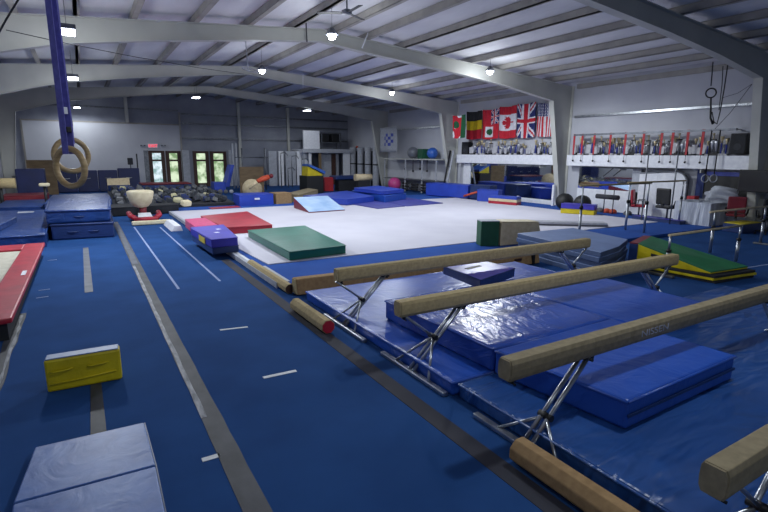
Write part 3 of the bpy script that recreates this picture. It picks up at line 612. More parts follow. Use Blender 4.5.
# ------------------------------------------------------------------ still rings in front
def torus_pts(c, R, yaw, n=36, tilt=0.0):
    u = Vector((math.cos(yaw), math.sin(yaw), 0)); v = Vector((-math.sin(yaw) * math.sin(tilt), math.cos(yaw) * math.sin(tilt), math.cos(tilt)))
    return [c + u * R * math.cos(2 * PI * k / n) + v * R * math.sin(2 * PI * k / n) for k in range(n)]
for px, py, dist, yaw, lb in ((70.3, 167.5, 3.25, -.85, 'wooden gymnastic ring on a blue strap, nearer of the hanging pair'), (71.5, 155.5, 3.85, .40, 'wooden gymnastic ring on a blue strap, behind the nearer one')):
    dr = ray(px, py).normalized(); c = Vector((0, 0, HC)) + dr * dist; R = .102
    t = thing('gymnastic_ring', lb, 'gymnastic ring', (c.x, c.y, c.z - R), group='pair of hanging rings')
    build('ring', MB().tube(torus_pts(c, R, yaw), .0165, 12, closed=True), 'wood_ring', t)
    m = MB(); u = Vector((math.cos(yaw + PI / 2), math.sin(yaw + PI / 2), 0)); w_ = Vector((math.cos(yaw), math.sin(yaw), 0)) * .021
    zr = c.z + R
    for s in (-1, 1):
        a_ = Vector((c.x, c.y, zr)) + u * (s * .019)
        top_ = Vector((c.x, c.y, 5.3)) + u * (s * .004)
        m.hull8([a_ - w_ + Vector((0, 0, -.03)), a_ + w_ + Vector((0, 0, -.03)), a_ + w_ + u * .003 + Vector((0, 0, -.03)), a_ - w_ + u * .003 + Vector((0, 0, -.03))], [top_ - w_, top_ + w_, top_ + w_ + u * .003, top_ - w_ + u * .003])
    build('strap', m, 'strap_blue', t)
    build('buckle', MB().box((c.x, c.y, zr + .10), (.052, .03, .03), rz=yaw, bevel=.004), 'black', t)
    build('strap_print', MB().box((c.x, c.y, zr + .20), (.03, .024, .035), rz=yaw), 'white', t)
# ------------------------------------------------------------------ shelf, mirror, trophies, flags on the right wall
def shelf(y0, y1, label, braces):
    t = thing('wall_shelf', label, 'shelf', (18.0, (y0 + y1) / 2, 1.84))
    build('front_board', MB().bx(17.86, 17.90, y0, y1, 1.84, 2.28, .005), 'white', t)
    build('top_board', MB().bx(17.9, XW - .01, y0, y1, 2.25, 2.28), 'light_grey', t)
    build('underside', MB().bx(17.9, XW - .01, y0, y1, 1.84, 1.87), 'light_grey', t)
    for y in braces: build('bracket', MB().bx(17.95, XW - .01, y - .02, y + .02, 1.7, 1.84), 'steel_paint', t)
shelf(15.12, 21.9, 'white boxed shelf above the wall mirror under the flags', (16, 20))
shelf(7.55, 14.45, 'long white boxed shelf with red straps above it on the side wall', (9, 12))
t = thing('wall_mirror', 'large wall mirror in a white frame under the flags', 'mirror', (18.2, 17.9, .25))
y0, y1 = 14.98, 21.0
build('glass', MB().bx(18.17, 18.2, y0, y1, .25, 1.80), 'mirror', t)
build('frame', MB().bx(18.12, 18.28, y1, y1 + .55, .02, 1.83, .01), 'white', t)
build('frame', MB().bx(18.12, 18.28, y0, y1, .05, .25, .01), 'white', t)
t = thing('wall_mirror', 'small wall mirror beside the column under the strap-hung shelf', 'mirror', (18.2, 12.6, .3))
build('glass', MB().bx(18.17, 18.2, 11.55, 14.0, .9, 1.80), 'mirror', t)
build('frame', MB().bx(18.12, 18.28, 11.2, 11.55, .3, 1.83, .01), 'light_grey', t)
build('frame', MB().bx(18.12, 18.28, 11.2, 14.0, .02, .9, .01), 'white', t)
# trophies
def trophy_mesh(kind):
    m = MB()
    if kind == 0:
        m.bx(-.06, .06, -.05, .05, 0, .05); m.mi = 1; m.tube([(0, 0, .05), (0, 0, .3)], .02, 8); m.mi = 2; m.lathe([(.015, 0), (.03, .05), (.05, .12), (.055, .16)], (0, 0, .3), 10)
        return m, ['trophy_marble', 'trophy_blue', 'gold']
    if kind == 1:
        m.bx(-.07, .07, -.05, .05, 0, .06)
        m.mi = 1
        for x in (-.045, .045): m.tube([(x, 0, .06), (x, 0, .34)], .014, 8)
        m.mi = 0; m.bx(-.065, .065, -.04, .04, .34, .365); m.mi = 2; m.tube([(0, 0, .365), (0, 0, .44)], [.02, .012], 8); m.sphere((0, 0, .47), .028, 8); m.tube([(0, 0, .43), (.06, 0, .5)], .008, 6)
        return m, ['black', 'silver', 'gold']
    if kind == 2:
        m.bx(-.05, .05, -.05, .05, 0, .08); m.mi = 1; m.lathe([(.02, 0), (.015, .06), (.06, .14), (.075, .24), (.07, .25)], (0, 0, .08), 12)
        for s in (-1, 1): m.tube([(s * .065, 0, .2), (s * .1, 0, .25), (s * .07, 0, .31)], .007, 6)
        return m, ['black', 'silver']
    m.bx(-.05, .05, -.04, .04, 0, .04); m.mi = 1; m.hull8([Vector((-.06, -.012, .04)), Vector((.06, -.012, .04)), Vector((.06, .012, .04)), Vector((-.06, .012, .04))], [Vector((-.09, -.012, .28)), Vector((.09, -.012, .28)), Vector((.09, .012, .28)), Vector((-.09, .012, .28))], .004)
    return m, ['dark_grey', 'trophy_marble']
def trophy_row(y0, y1, n, shelfname, zs, g):
    protos = {}
    names = ['trophy cup on a blue column', 'twin-post trophy with a gold figure', 'silver two-handled trophy cup', 'flat pale award plaque']
    for i in range(n):
        k = random.choice((0, 0, 1, 2, 2, 3, 3)); y = y0 + (y1 - y0) * (i + .5) / n + random.uniform(-.01, .01); x = (18.0, 18.18)[i % 2] 
        sc = random.uniform(.9, 1.6)
        lb = names[k] + ' in the crowded row on ' + shelfname
        if k not in protos:
            mb, ms = trophy_mesh(k); o = build('trophy', mb, ms); protos[k] = o
        else:
            o = protos[k].copy(); C.objects.link(o)
        tag(o, lb, 'trophy', g); o.location = (x, y, zs); o.rotation_euler = (0, 0, PI / 2); o.scale = (sc * .85, sc * .85, sc)
trophy_row(15.25, 21.0, 66, 'the shelf under the flags', 2.281, 'trophies on the shelf under the flags')
trophy_row(8.3, 14.3, 86, 'the strap-hung shelf', 2.281, 'trophies on the strap-hung shelf')
# rail and red straps over the long shelf
t = thing('hanging_rail', 'long grey metal rail on the side wall above the trophy row', 'rail', (17.85, 11.3, 3.05))
build('bar', MB().bx(17.74, 17.84, 8.0, 14.1, 3.06, 3.13), 'steel_dull', t)
for y in (8.1, 11.4, 14.0): build('bracket', MB().bx(17.84, XW, y - .02, y + .02, 3.08, 3.11), 'steel_dull', t)
for i, px in enumerate((574, 582, 594, 610, 625, 643, 661, 672, 687, 702)):
    y = atX(px, 145, 17.77).y
    t = thing('red_strap', 'red strap hanging from the grey rail, %s counted from the wall column' % ['first', 'second', 'third', 'fourth', 'fifth', 'sixth', 'seventh', 'eighth', 'ninth', 'tenth'][i], 'strap', (17.75, y, 2.25), group='red straps on the rail')
    build('webbing', MB().hull8([Vector((17.76, y - .032, 2.3)), Vector((17.76, y + .032, 2.3)), Vector((17.77, y + .032, 2.3)), Vector((17.77, y - .032, 2.3))], [Vector((17.76, y - .05, 3.14)), Vector((17.76, y + .05, 3.14)), Vector((17.77, y + .05, 3.14)), Vector((17.77, y - .05, 3.14))]), 'red', t)
    build('cord', MB().tube([(17.765, y, 2.3), (17.77, y, 2.08)], .008, 5), 'dark_grey', t)
    build('weight', MB().sphere((17.77, y, 2.05), .04, 8), 'black', t)
# flags
def flag(y0, y1, z0, z1, fn, mats_, label, x=18.05):
    m = MB(); NY, NZ = 44, 56; V = []
    for i in range(NY + 1):
        row = []
        for j in range(NZ + 1):
            u = i / NY; v = j / NZ     # u: 0 = left in view (far y)
            y = y1 - (y1 - y0) * u; z = z1 - (z1 - z0) * v
            row.append(m.bm.verts.new((x + .05 * math.sin(u * 13 + v * 1.5) + .02 * math.sin(u * 29 + 1), y, z - .05 * math.sin(u * PI) * (1 if v > .0 else 1))))
        V.append(row)
    for i in range(NY):
        for j in range(NZ):
            f = m.bm.faces.new((V[i][j], V[i + 1][j], V[i + 1][j + 1], V[i][j + 1])); f.smooth = True; f.material_index = fn((i + .5) / NY, (j + .5) / NZ)
    o = solo('flag', m, mats_, label, 'flag', 'flags hung above the trophy shelf'); sm = o.modifiers.new('thickness', 'SOLIDIFY'); sm.thickness = .004
def f_be(u, v): return 0 if v < 1 / 3 else (1 if v < 2 / 3 else 2)
def jack(a, b_):   # a along long side 0..1, b across 0..1 -> 0 blue 1 white 2 red
    x_, y_ = (a - .5) * 2, (b_ - .5)
    if abs(y_) < .1 or abs(x_) < .1: return 2
    if abs(y_) < .17 or abs(x_) < .17: return 1
    d = min(abs(y_ - x_ / 2), abs(y_ + x_ / 2))
    return 2 if d < .035 else (1 if d < .11 else 0)
def f_uk(u, v): return jack(v, u)
def f_on(u, v):
    if u > .52 and v < .5: return jack(v * 2, (u - .52) / .48)
    a, b_ = (u - .50) / .25, (v - .75) / .17
    if abs(a) < 1 and abs(b_) < 1:
        if a * a + b_ * b_ < .4: return 3
        return 1
    return 2
LEAF = [(0, -1), (.18, -.62), (.38, -.72), (.30, -.22), (.62, -.5), (.68, -.3), (.98, -.34), (.86, -.02), (1, .08), (.5, .42), (.56, .6), (.1, .52), (.06, .95)]
LEAF = LEAF + [(-x, y) for x, y in LEAF[::-1][:-1]]
def inleaf(x, y):
    c_ = False; n = len(LEAF)
    for i in range(n):
        (x1, y1_), (x2, y2) = LEAF[i], LEAF[(i + 1) % n]
        if (y1_ > y) != (y2 > y) and x < (x2 - x1) * (y - y1_) / (y2 - y1_) + x1: c_ = not c_
    return c_
def f_ca(u, v):
    if v < .25 or v > .75: return 1
    return 1 if inleaf((v - .5) / .2, (.52 - u) / -.36) else 0
def f_us(u, v):
    if u < .54 and v < .4:
        du, dv = (u * 13) % 1 - .5, (v * 22) % 1 - .5
        return 1 if du * du + dv * dv < .08 else 0
    return 2 if int(u * 13) % 2 == 0 else 1
def f_dragon(u, v):
    if u > .72: return 2
    a = math.sin(u * 9 + v * 5) + math.cos(v * 11 - u * 4)
    return 0 if a > -.4 else (1 if v > .55 or v < .2 else 2)
flag(atX(465, 130, 17.05).y, atX(452, 130, 17.05).y, 3.15, 4.3, f_dragon, ['flag_red', 'flag_white', 'flag_green'], 'red, white and green flag hanging beside the far wall column', x=17.05)
flag(20.15, 21.4, 3.12, 4.55, f_be, ['flag_black', 'flag_yellow', 'flag_red'], 'black, yellow and red banded flag above the trophies')
flag(18.9, 20.12, 3.10, 4.56, f_on, ['flag_blue', 'flag_white', 'flag_red', 'flag_green'], 'red flag with a small union cross and a white shield')
flag(17.72, 18.9, 3.10, 4.62, f_ca, ['flag_white', 'flag_red'], 'red and white flag with a maple leaf')
flag(16.55, 17.7, 3.10, 4.66, f_uk, ['flag_blue', 'flag_white', 'flag_red'], 'blue flag with red and white crosses and diagonals')
flag(15.3, 16.45, 3.12, 4.6, f_us, ['flag_blue', 'flag_white', 'flag_red'], 'flag with vertical red and white stripes and a starred blue corner')
# speaker near flags, speaker on the right, TV
def spk(y, z0, z1, wy, label, x=17.95):
    t = thing('loudspeaker', label, 'loudspeaker', (x + .15, y, z0))
    build('cabinet', MB().bx(x, XW - .02, y - wy / 2, y + wy / 2, z0, z1, .02), 'black', t)
    build('grille', MB().bx(x - .012, x, y - wy / 2 + .03, y + wy / 2 - .03, z0 + .03, z1 - .03), 'rubber', t)
    build('driver', MB().lathe([(.1, 0), (.11, .01)], (0, 0, 0), 16, mtx=Matrix.Translation((x - .012, y, z0 + (z1 - z0) * .35)) @ Matrix.Rotation(-PI / 2, 4, 'Y')), 'dark_grey', t)
spk(21.3, 2.285, 2.95, .55, 'dark loudspeaker standing on the shelf below the black and yellow flag')
p0 = atX(728, 154, 17.9); p1 = atX(748, 133, 17.9); spk((p0.y + p1.y) / 2, p0.z, p1.z, p0.y - p1.y, 'large black loudspeaker mounted on the side wall over the end of the shelf', 17.9)
t = thing('television', 'black flat screen mounted low on the wall past the loudspeaker', 'television', (17.9, 6.9, 1.35))
build('screen', MB().bx(17.40, 17.43, 6.2, 7.55, 1.22, 1.83), 'black_gloss', t); build('bezel', MB().bx(17.43, 17.49, 6.16, 7.59, 1.19, 1.86, .01), 'black', t)
build('wall_arm', MB().bx(17.49, 17.64, 7.2, 7.4, 1.4, 1.6), 'dark_grey', t)

# ------------------------------------------------------------------ side wall: table, chairs, sheets, small rings, ropes
t = thing('cloth_table', 'long table under a white cloth against the side wall', 'table', (17.6, 8.95, 0))
tx0, tx1, ty0, ty1 = 16.75, 17.75, 7.95, 9.05
m = MB(); n = 44; ring0, ring1 = [], []
per = []
for i in range(n):
    u = i / n * 4; k = int(u); f_ = u - k
    cs = [(tx0, ty0), (tx1, ty0), (tx1, ty1), (tx0, ty1)]; a_, b_ = cs[k], cs[(k + 1) % 4]
    per.append((a_[0] + (b_[0] - a_[0]) * f_, a_[1] + (b_[1] - a_[1]) * f_))
cx_, cy_ = (tx0 + tx1) / 2, (ty0 + ty1) / 2
for i, (x, y) in enumerate(per):
    w0 = .03 + .035 * math.sin(i * 2.4); d_ = Vector((x - cx_, y - cy_, 0)).normalized()
    ring0.append(Vector((x, y, .80))); ring1.append(Vector((x + d_.x * w0, y + d_.y * w0, .03)))
m.hull8(ring1, ring0)
tb = build('tabletop', MB().bx(tx0 + .02, tx1 - .02, ty0 + .02, ty1 - .02, .76, .795), 'plywood', t)
tag(solo('tablecloth', m, 'white_cloth', 'white cloth falling in folds over the table by the side wall', 'tablecloth'), 'white cloth falling in folds over the table by the side wall', 'tablecloth')
for x in (tx0 + .1, tx1 - .1):
    for y in (ty0 + .1, ty1 - .1): build('leg', MB().tube([(x, y, .0), (x, y, .76)], .02, 8), 'steel', t)
m = MB(); tmp = bmesh.new(); bmesh.ops.create_icosphere(tmp, subdivisions=4, radius=1)
for v in tmp.verts:
    d_ = v.co.normalized(); k = 1 + .18 * math.sin(d_.x * 7 + d_.y * 3) + .12 * math.sin(d_.z * 9 + d_.x * 5)
    v.co = Vector((17.45 + d_.x * .35 * k, 8.0 + d_.y * .42 * k, max(.802, .98 + d_.z * .30 * k)))
for f in tmp.faces: f.smooth = True
m.merge(tmp); solo('cloth_heap', m, 'light_grey', 'heap of pale grey cloth lying on the covered table', 'cloth')
solo('paper_stack', MB().box((17.0, 8.6, .83), (.3, .4, .05), rz=.2, bevel=.005).box((16.95, 8.62, .862), (.28, .36, .012), rz=.35), 'light_grey', 'low stack of papers on the covered table', 'paper')
solo('red_box', MB().bx(17.3, 17.6, 8.75, 9.0, .803, .95, .01), 'red', 'small red box at the back of the covered table', 'box')
# white padded sheets standing against the wall, arched corner
def arch_panel(y0, y1, z1, x, label, r=.35):
    pr = [(y0, .01), (y1, .01), (y1, z1 - .05)]
    pr += [(y0 + r - r * math.sin(a), z1 - r + r * math.cos(a)) for a in [k * PI / 16 for k in range(9)]]
    t = thing('padded_panel', label, 'panel', (x, (y0 + y1) / 2, 0))
    build('cover', MB().prism_x(pr, x - .07, x + .02, .012), 'white', t)
    build('edge_pad', MB().tube([(x - .05, q[0], q[1]) for q in pr[2:]], .035, 8), 'grey', t)
arch_panel(9.45, 10.5, 1.72, 18.1, 'white padded panel with a rounded corner leaning behind the desk chair', .4)
arch_panel(10.5, 11.2, 1.66, 18.1, 'white padded panel behind the red chair by the small mirror', .03)
t = thing('curved_rail', 'dark metal rail curving down over the white panels', 'rail', (17.9, 11, 1.6))
build('pipe', MB().tube([(17.85, 12.9, 1.8), (17.85, 11, 1.8), (17.85, 9.9, 1.8), (17.85, 9.5, 1.7), (17.85, 9.3, 1.45), (17.85, 9.28, .6)], .03, 8), 'dark_grey', t)
build('strut', MB().tube([(17.85, 12.6, 1.45), (17.85, 12.2, 1.78)], .02, 8), 'dark_grey', t)
# dark blue notice board and blue pads
t = thing('notice_board', 'dark blue and black board on the wall behind the small hanging rings', 'board', (18.2, 8.5, 1.0))
build('panel', MB().bx(18.2, 18.28, 7.6, 9.2, 1.0, 1.75), 'black', t)
build('blue_section', MB().bx(18.17, 18.2, 8.95, 9.2, .85, 1.8), 'foam_blue', t)
build('blue_section', MB().bx(18.17, 18.2, 7.62, 8.9, 1.62, 1.75), 'trophy_blue', t)
# wall-hung small rings
for px, lb in ((705, 'pale plastic ring hanging from a black strap, nearer the trophy row'), (713.5, 'pale plastic ring hanging from a black strap, nearer the wall loudspeaker')):
    c = atX(px, 178.5, 17.72)
    t = thing('training_ring', lb, 'ring', (c.x, c.y, c.z - .1), group='pair of pale rings by the side wall')
    build('ring', MB().tube(torus_pts(c, .12, -.5), .017, 10, closed=True), 'light_grey', t)
    build('strap', MB().tube([(c.x, c.y, c.z + .1), (17.74, c.y, 3.09)], .02, 6), 'black', t)
# ropes bundle under the near roof beam
q = [atX(a, b, 17.2) for a, b in ((713, 62), (711, 86), (711, 100), (710, 120))]
t = thing('hanging_rope', 'black ring on a doubled rope hanging under the near roof beam', 'rope', (q[3].x, q[3].y, q[3].z))
build('upper_rope', MB().tube([q[0], q[1]], .018, 8), 'dark_grey', t)
build('ring', MB().tube(torus_pts(atX(711, 93, 17.2), .14, -.9), .022, 10, closed=True), 'black', t)
build('lower_strap', MB().tube([atX(711, 98, 17.2), atX(710.5, 118, 17.2), atX(713, 124, 17.2)], [.025, .03, .04], 8), 'black', t)
t = thing('rope_loop', 'long loop of dark rope hanging beside the black ring', 'rope', atX(718, 124, 17.2))
build('rope', MB().tube([atX(727, 70, 17.2) + Vector((0, 0, .5))] + [atX(a, b, 17.2) for a, b in ((727, 70), (724, 90), (720, 112), (717, 124), (714, 122), (712, 112))], .018, 8), 'black', t)
build('rope_tail', MB().tube([atX(a, b, 17.2) for a, b in ((723, 66), (722, 85), (719, 110))], .014, 8), 'dark_grey', t)
t = thing('slack_cable', 'thin slack cable from the roof beam down toward the wall girt', 'cable', atX(718, 128, 17.8))
build('cable', MB().tube([atX(a, b, 17.8) for a, b in ((752, 84), (740, 100), (730, 113), (712, 132))], .008, 5), 'dark_grey', t)
build('cable_branch', MB().tube([atX(a, b, 17.8) for a, b in ((752, 84), (738, 93), (722, 98))], .007, 5), 'dark_grey', t)
# ceiling cables
def cable(label, pts, r=.008, mt='dark_grey', name='cable'):
    solo(name, MB().tube(pts, r, 5), mt, label, 'cable')
cable('thin black cable sagging under the roof from the ring strap across to the ridge', [atY(6, 30, 12.0), atY(60, 42, 12.6), atY(130, 56, 13.2), atY(200, 68, 13.8), atY(250, 75, 14.6)])
cable('dark cable slanting at the upper corner above the blue mats', [atY(-4, 38, 9), atY(6, 20, 9), atY(20, -3, 9), atY(24, -12, 9)], .014)
cable('short dark cable hanging from the main roof beam by the ridge', [atY(306, 22, 14.6), atY(307, 42, 14.6)], .02)
cable('thin vertical wire below the second roof beam near its middle', [atY(303, 72, 22), atY(303, 88, 22)], .012, 'white')
cable('short pale wire on the main roof beam beside the bright lamp', [atY(368, 33, 14.5), atY(362, 48, 14.5)], .02, 'white')
# ceiling fan
c = atY(347, 12, 11.6)
t = thing('ceiling_fan', 'ceiling fan with thin dark blades hanging near the ridge', 'fan', (c.x, c.y, c.z))
build('rod', MB().tube([(c.x, c.y, c.z), (c.x, c.y, rz_top(c.x) + .1)], .02, 8), 'steel_dull', t)
build('motor', MB().lathe([(.03, -.07), (.12, -.05), (.13, .03), (.04, .07)], tuple(c), 16), 'grey', t)
for k in range(3):
    a = k * 2 * PI / 3 + .5; build('blade', MB().box((c.x + math.cos(a) * .42, c.y + math.sin(a) * .42, c.z - .02), (.62, .12, .012), rz=a, rx=.15), 'dark_grey', t)
t = thing('roof_bracket', 'pale hoop-like bracket near the ridge by the second roof beam', 'bracket', atY(250, 70, 17))
c = atY(250, 70, 17); build('ring', MB().tube(torus_pts(c, .25, .3, tilt=1.2), .02, 8, closed=True), 'light_grey', t); build('arm', MB().tube([c + Vector((0, .2, 0)), c + Vector((0, .3, .6))], .02, 8).tube([c + Vector((0, .3, .6)), c + Vector((0, .35, 6.0 - c.z))], .015, 8), 'light_grey', t)

# chairs
def office_chair(x, y, rz, mt, label):
    t = thing('office_chair', label, 'chair', (x, y, 0), rz)
    L = lambda nm, mb, mm_, p=t: build(nm, mb, mm_, p, world=False)
    L('seat', MB().box((0, 0, .48), (.5, .5, .09), bevel=.03), mt)
    L('backrest', MB().box((0, .24, .80), (.48, .08, .50), rx=-.08, bevel=.035), mt)
    L('backrest_bracket', MB().bx(-.03, .03, .2, .27, .46, .66), 'black')
    L('gas_column', MB().tube([(0, 0, .1), (0, 0, .44)], .03, 8), 'steel_dull')
    for s in (-1, 1): L('armrest', MB().tube([(s * .26, .1, .48), (s * .29, .08, .68), (s * .29, -.12, .68), (s * .27, -.14, .5)], .018, 8), 'black')
    for k in range(5):
        a = k * 2 * PI / 5; leg = build('leg', MB().tube([(0, 0, .12), (math.cos(a) * .28, math.sin(a) * .28, .08)], .022, 8), 'black', t, world=False)
        OFF[leg.name] = Vector(); build('caster', MB().tube([(math.cos(a) * .28 - math.sin(a) * .02, math.sin(a) * .28 + math.cos(a) * .02, .03), (math.cos(a) * .28 + math.sin(a) * .02, math.sin(a) * .28 - math.cos(a) * .02, .03)], .03, 10), 'black', leg, world=False)
    return t
c = atX(668, 205, 17.2)
CH = office_chair(17.2, c.y, 3.0 - PI / 2, 'black', 'black office chair with armrests in front of the white padded panel')
CH.scale = (1.12, 1.12, 1.12)
c = atX(640, 200, 17.3)
office_chair(17.3, c.y, .4, 'vinyl_red', 'red swivel chair beside the black office chair')
office_chair(17.3, 7.45, 1.9, 'vinyl_darkred', 'dark red chair between the covered table and the black chairs')
office_chair(17.2, 6.55, 2.2, 'black', 'black chair at the frame edge behind the low parallel bars rail')
for px, lb in ((643.5, 'tall thin steel pole behind the parallel bars, nearer the red chair'), (672.5, 'tall thin steel pole behind the parallel bars, nearer the covered table')):
    c = atX(px, 200, 16.2); h = atX(px, 142, 16.2).z
    t = thing('steel_pole', lb, 'pole', (16.2, c.y, 0)); build('pole', MB().tube([(16.2, c.y, .03), (16.2, c.y, h)], .022, 8), 'steel_dull', t); build('foot', MB().lathe([(.14, .003), (.13, .03)], (16.2, c.y, 0), 16), 'dark_grey', t)
# round black bags by the column
for (px, py, s, lb) in ((565, 196, .36, 'round black bag beside the wall column, next to the white pole'), (583, 196, .34, 'round black bag behind the purple and yellow blocks')):
    c = atX(px, py, 16.9); m = MB(); m.sphere((c.x, c.y, .40), s, 16, .95); o = solo('gym_bag', m, 'black', lb, 'bag')
t = thing('white_stand', 'narrow white stand beside the black bag at the wall column', 'stand', (17.6, 14.6, 0))
build('post', MB().bx(17.55, 17.65, 14.75, 14.85, .05, 1.0), 'white', t); build('foot', MB().bx(17.45, 17.75, 14.65, 14.95, 0.002, .05), 'white', t)
# bar stand at the mirror: dark roll on two posts, clutter
t = thing('roller_stand', 'grey padded roll on thin posts in front of the side wall', 'roller stand', (17.0, 11.8, 0))
a, b2 = atX(596, 203, 17.0), atX(618, 203.5, 17.0)
build('roll', MB().tube([(17.0, a.y, .72), (17.0, b2.y, .72)], .09, 14), 'dark_grey', t)
for y in (a.y - .35, b2.y + .2): build('post', MB().tube([(17.0, y, 0.01), (17.0, y, 1.0)], .02, 8), 'steel_dull', t)
for i, (px, mt, lb) in enumerate(((600, 'foam_mid', 'small grey bundle on the floor under the padded roll'), (607, 'orange', 'small orange bag on the floor under the padded roll'), (613, 'orange', 'orange bundle on the floor next to the roll post'), (628, 'foam_mid', 'grey bundle at the feet of the red swivel chair'))):
    c = atX(px, 209, 17.3); solo('bundle', MB().sphere((17.3, c.y, .14), .15, 10, .8), mt, lb, 'bundle')
# purple strip mat in front of table, board, blue box
mat_block('floor_mat', 'long indigo mat on the floor in front of the white panels', [(16.35, 8.6), (16.68, 8.6), (16.72, 10.3), (16.38, 10.3)], .002, .2, 'vinyl_purple', bevel=.02, side='vinyl_navy')
solo('wooden_board', MB().hull8(*quad([tuple(at(*q, .05).xy) for q in ((662, 229), (683, 232.5), (742, 226), (712, 224.5))], .01, .05), .005), 'suede', 'tan board lying on the blue floor behind the low parallel bars', 'board')
c = at(742, 234, 0)
t = mat_block('floor_block', 'low blue box mat with a yellow top strip by the dark red chair', [(c.x, c.y), (c.x + 1.2, c.y), (c.x + 1.2, c.y + .6), (c.x + .1, c.y + .6)], .002, .26, 'vinyl_navy', 'block', bevel=.02)
build('top_panel', MB().hull8(*quad([(c.x + .02, c.y + .02), (c.x + 1.18, c.y + .02), (c.x + 1.18, c.y + .58), (c.x + .12, c.y + .58)], .26, .285), .006), 'vinyl_yellow', t)

# ------------------------------------------------------------------ ball rack along the side wall beyond the flags
def rack():
    t = thing('storage_rack', 'steel rack with exercise balls on top by the side wall', 'rack', (17.6, 26, 0))
    build('shelf', MB().bx(17.3, 18.2, 22.9, 28.8, 1.95, 2.02), 'steel_paint', t)
    build('shelf', MB().bx(17.3, 18.2, 22.9, 28.8, .72, .76), 'steel_dull', t)
    for y in (23.0, 24.4, 26.2, 28.7): build('post', MB().bx(17.3, 17.36, y - .03, y + .03, 0, 1.95), 'light_grey', t)
rack()
for px, r_, mt, lb in ((413, .36, 'ball_grey', 'large grey exercise ball on top of the steel rack'), (432.5, .33, 'ball_blue', 'blue exercise ball on top of the steel rack')):
    c = atX(px, 150, 17.7); m = MB(); m.sphere((17.7, c.y, 2.021 + r_), r_, 20); solo('exercise_ball', m, mt, lb, 'ball')
c = atX(424, 150, 17.7); solo('storage_crate', MB().bx(17.4, 18.0, c.y - .25, c.y + .25, 2.021, 2.6, .02), 'green_dark', 'small green crate between the two exercise balls', 'crate')
c = atX(394.5, 182, 17.0); solo('exercise_ball', MB().sphere((17.0, c.y, .42), .42, 20), 'ball_pink', 'pink exercise ball on the floor by the steel rack', 'ball')
for i, (px, z, sx) in enumerate(((400, .1, .5), (409, .1, .6), (418, .1, .6), (428, .1, .55), (441, .1, .5))):
    c = atX(px, 175, 17.6); m = MB()
    for k in range(3): m.tube([(17.35 + .02 * k, c.y - .3, .15 + .16 * k), (17.35, c.y + .3, .16 + .16 * k)], .07, 8)
    solo('dumbbell_bundle', m, 'rubber', 'dark weights stacked under the steel rack, %s' % ['nearest the pink ball', 'second from the pink ball', 'third from the pink ball', 'fourth from the pink ball', 'nearest the flags'][i], 'weights')
for i, (px, h) in enumerate(((405, 1.1), (413, 1.3), (420, 1.0), (427, 1.2))):
    c = atX(px, 168, 17.9); solo('hanging_tool', MB().tube([(17.9, c.y, 1.94), (17.9, c.y, 1.94 - .5 * h)], .025, 6).sphere((17.9, c.y, 1.9 - .5 * h), .07, 8), 'dark_grey', 'dark strap hanging below the rack shelf, %s of four' % ['first', 'second', 'third', 'fourth'][i] + ' from the pink ball', 'strap')
for i, (dx, dz) in enumerate(((0, 0), (.12, .0))):
    c = atX(446 + i * 3, 160, 17.3); solo('leaning_pole', MB().tube([(17.0, c.y - .1, 0.02), (17.6, c.y, 2.5)], .05, 8), 'black' if i == 0 else 'light_grey', '%s pole leaning by the far wall column under the flags' % ('black' if i == 0 else 'pale'), 'pole')
# banner hung from the fourth column
m = MB(); yb = 27.5
V = [[None] * 9 for _ in range(9)]
c0, c1_ = atX(380, 128, 17.2), atX(397, 152, 17.2)
for i in range(9):
    for j in range(9):
        V[i][j] = m.bm.verts.new((17.2 + .05 * math.sin(i * 1.3), c0.y + (c1_.y - c0.y) * i / 8, c0.z + (c1_.z - c0.z) * j / 8))
for i in range(8):
    for j in range(8):
        f = m.bm.faces.new((V[i][j], V[i + 1][j], V[i + 1][j + 1], V[i][j + 1])); f.material_index = 1 if (2 <= i <= 5 and 2 <= j <= 5 and (i + j) % 2) else 0; f.smooth = True
m.mi = 0; m.tube([(17.2, c0.y, c0.z), (XW - .01, c0.y, c0.z)], .02, 6)
o = solo('banner', m, ['light_grey', 'trophy_blue'], 'pale banner with blue print hanging by the far column above the pink ball', 'banner'); o.modifiers.new('t', 'SOLIDIFY').thickness = .006
# grey upright pads along the side wall near the corner
for i, px in enumerate((353, 360.5, 368, 376)):
    c = atX(px, 165, 17.8); h = atX(px, 147.5, 17.8).z
    t = thing('upright_pad', 'tall grey rolled pad standing by the side wall, %s from the corner' % ['first', 'second', 'third', 'fourth'][i], 'pad', (17.8, c.y, 0), group='tall grey pads in the corner')
    build('roll', MB().lathe([(.22, 0.01), (.24, .05), (.24, h - .05), (.22, h)], (17.8, c.y, 0), 16), 'light_grey', t)
    build('strap', MB().lathe([(.246, h * .55), (.246, h * .58)], (17.8, c.y, 0), 16), 'black', t)
solo('wall_pad', MB().bx(18.2, 18.29, 30.4, 35.5, .01, 2.5, .01), 'rubber', 'dark wall pad behind the tall grey rolled pads', 'pad')
solo('red_lamp', MB().sphere(tuple(atX(357, 147, 18.1)), .1, 10), 'orange', 'small orange-red lamp on the side wall above the tall grey pads', 'lamp')
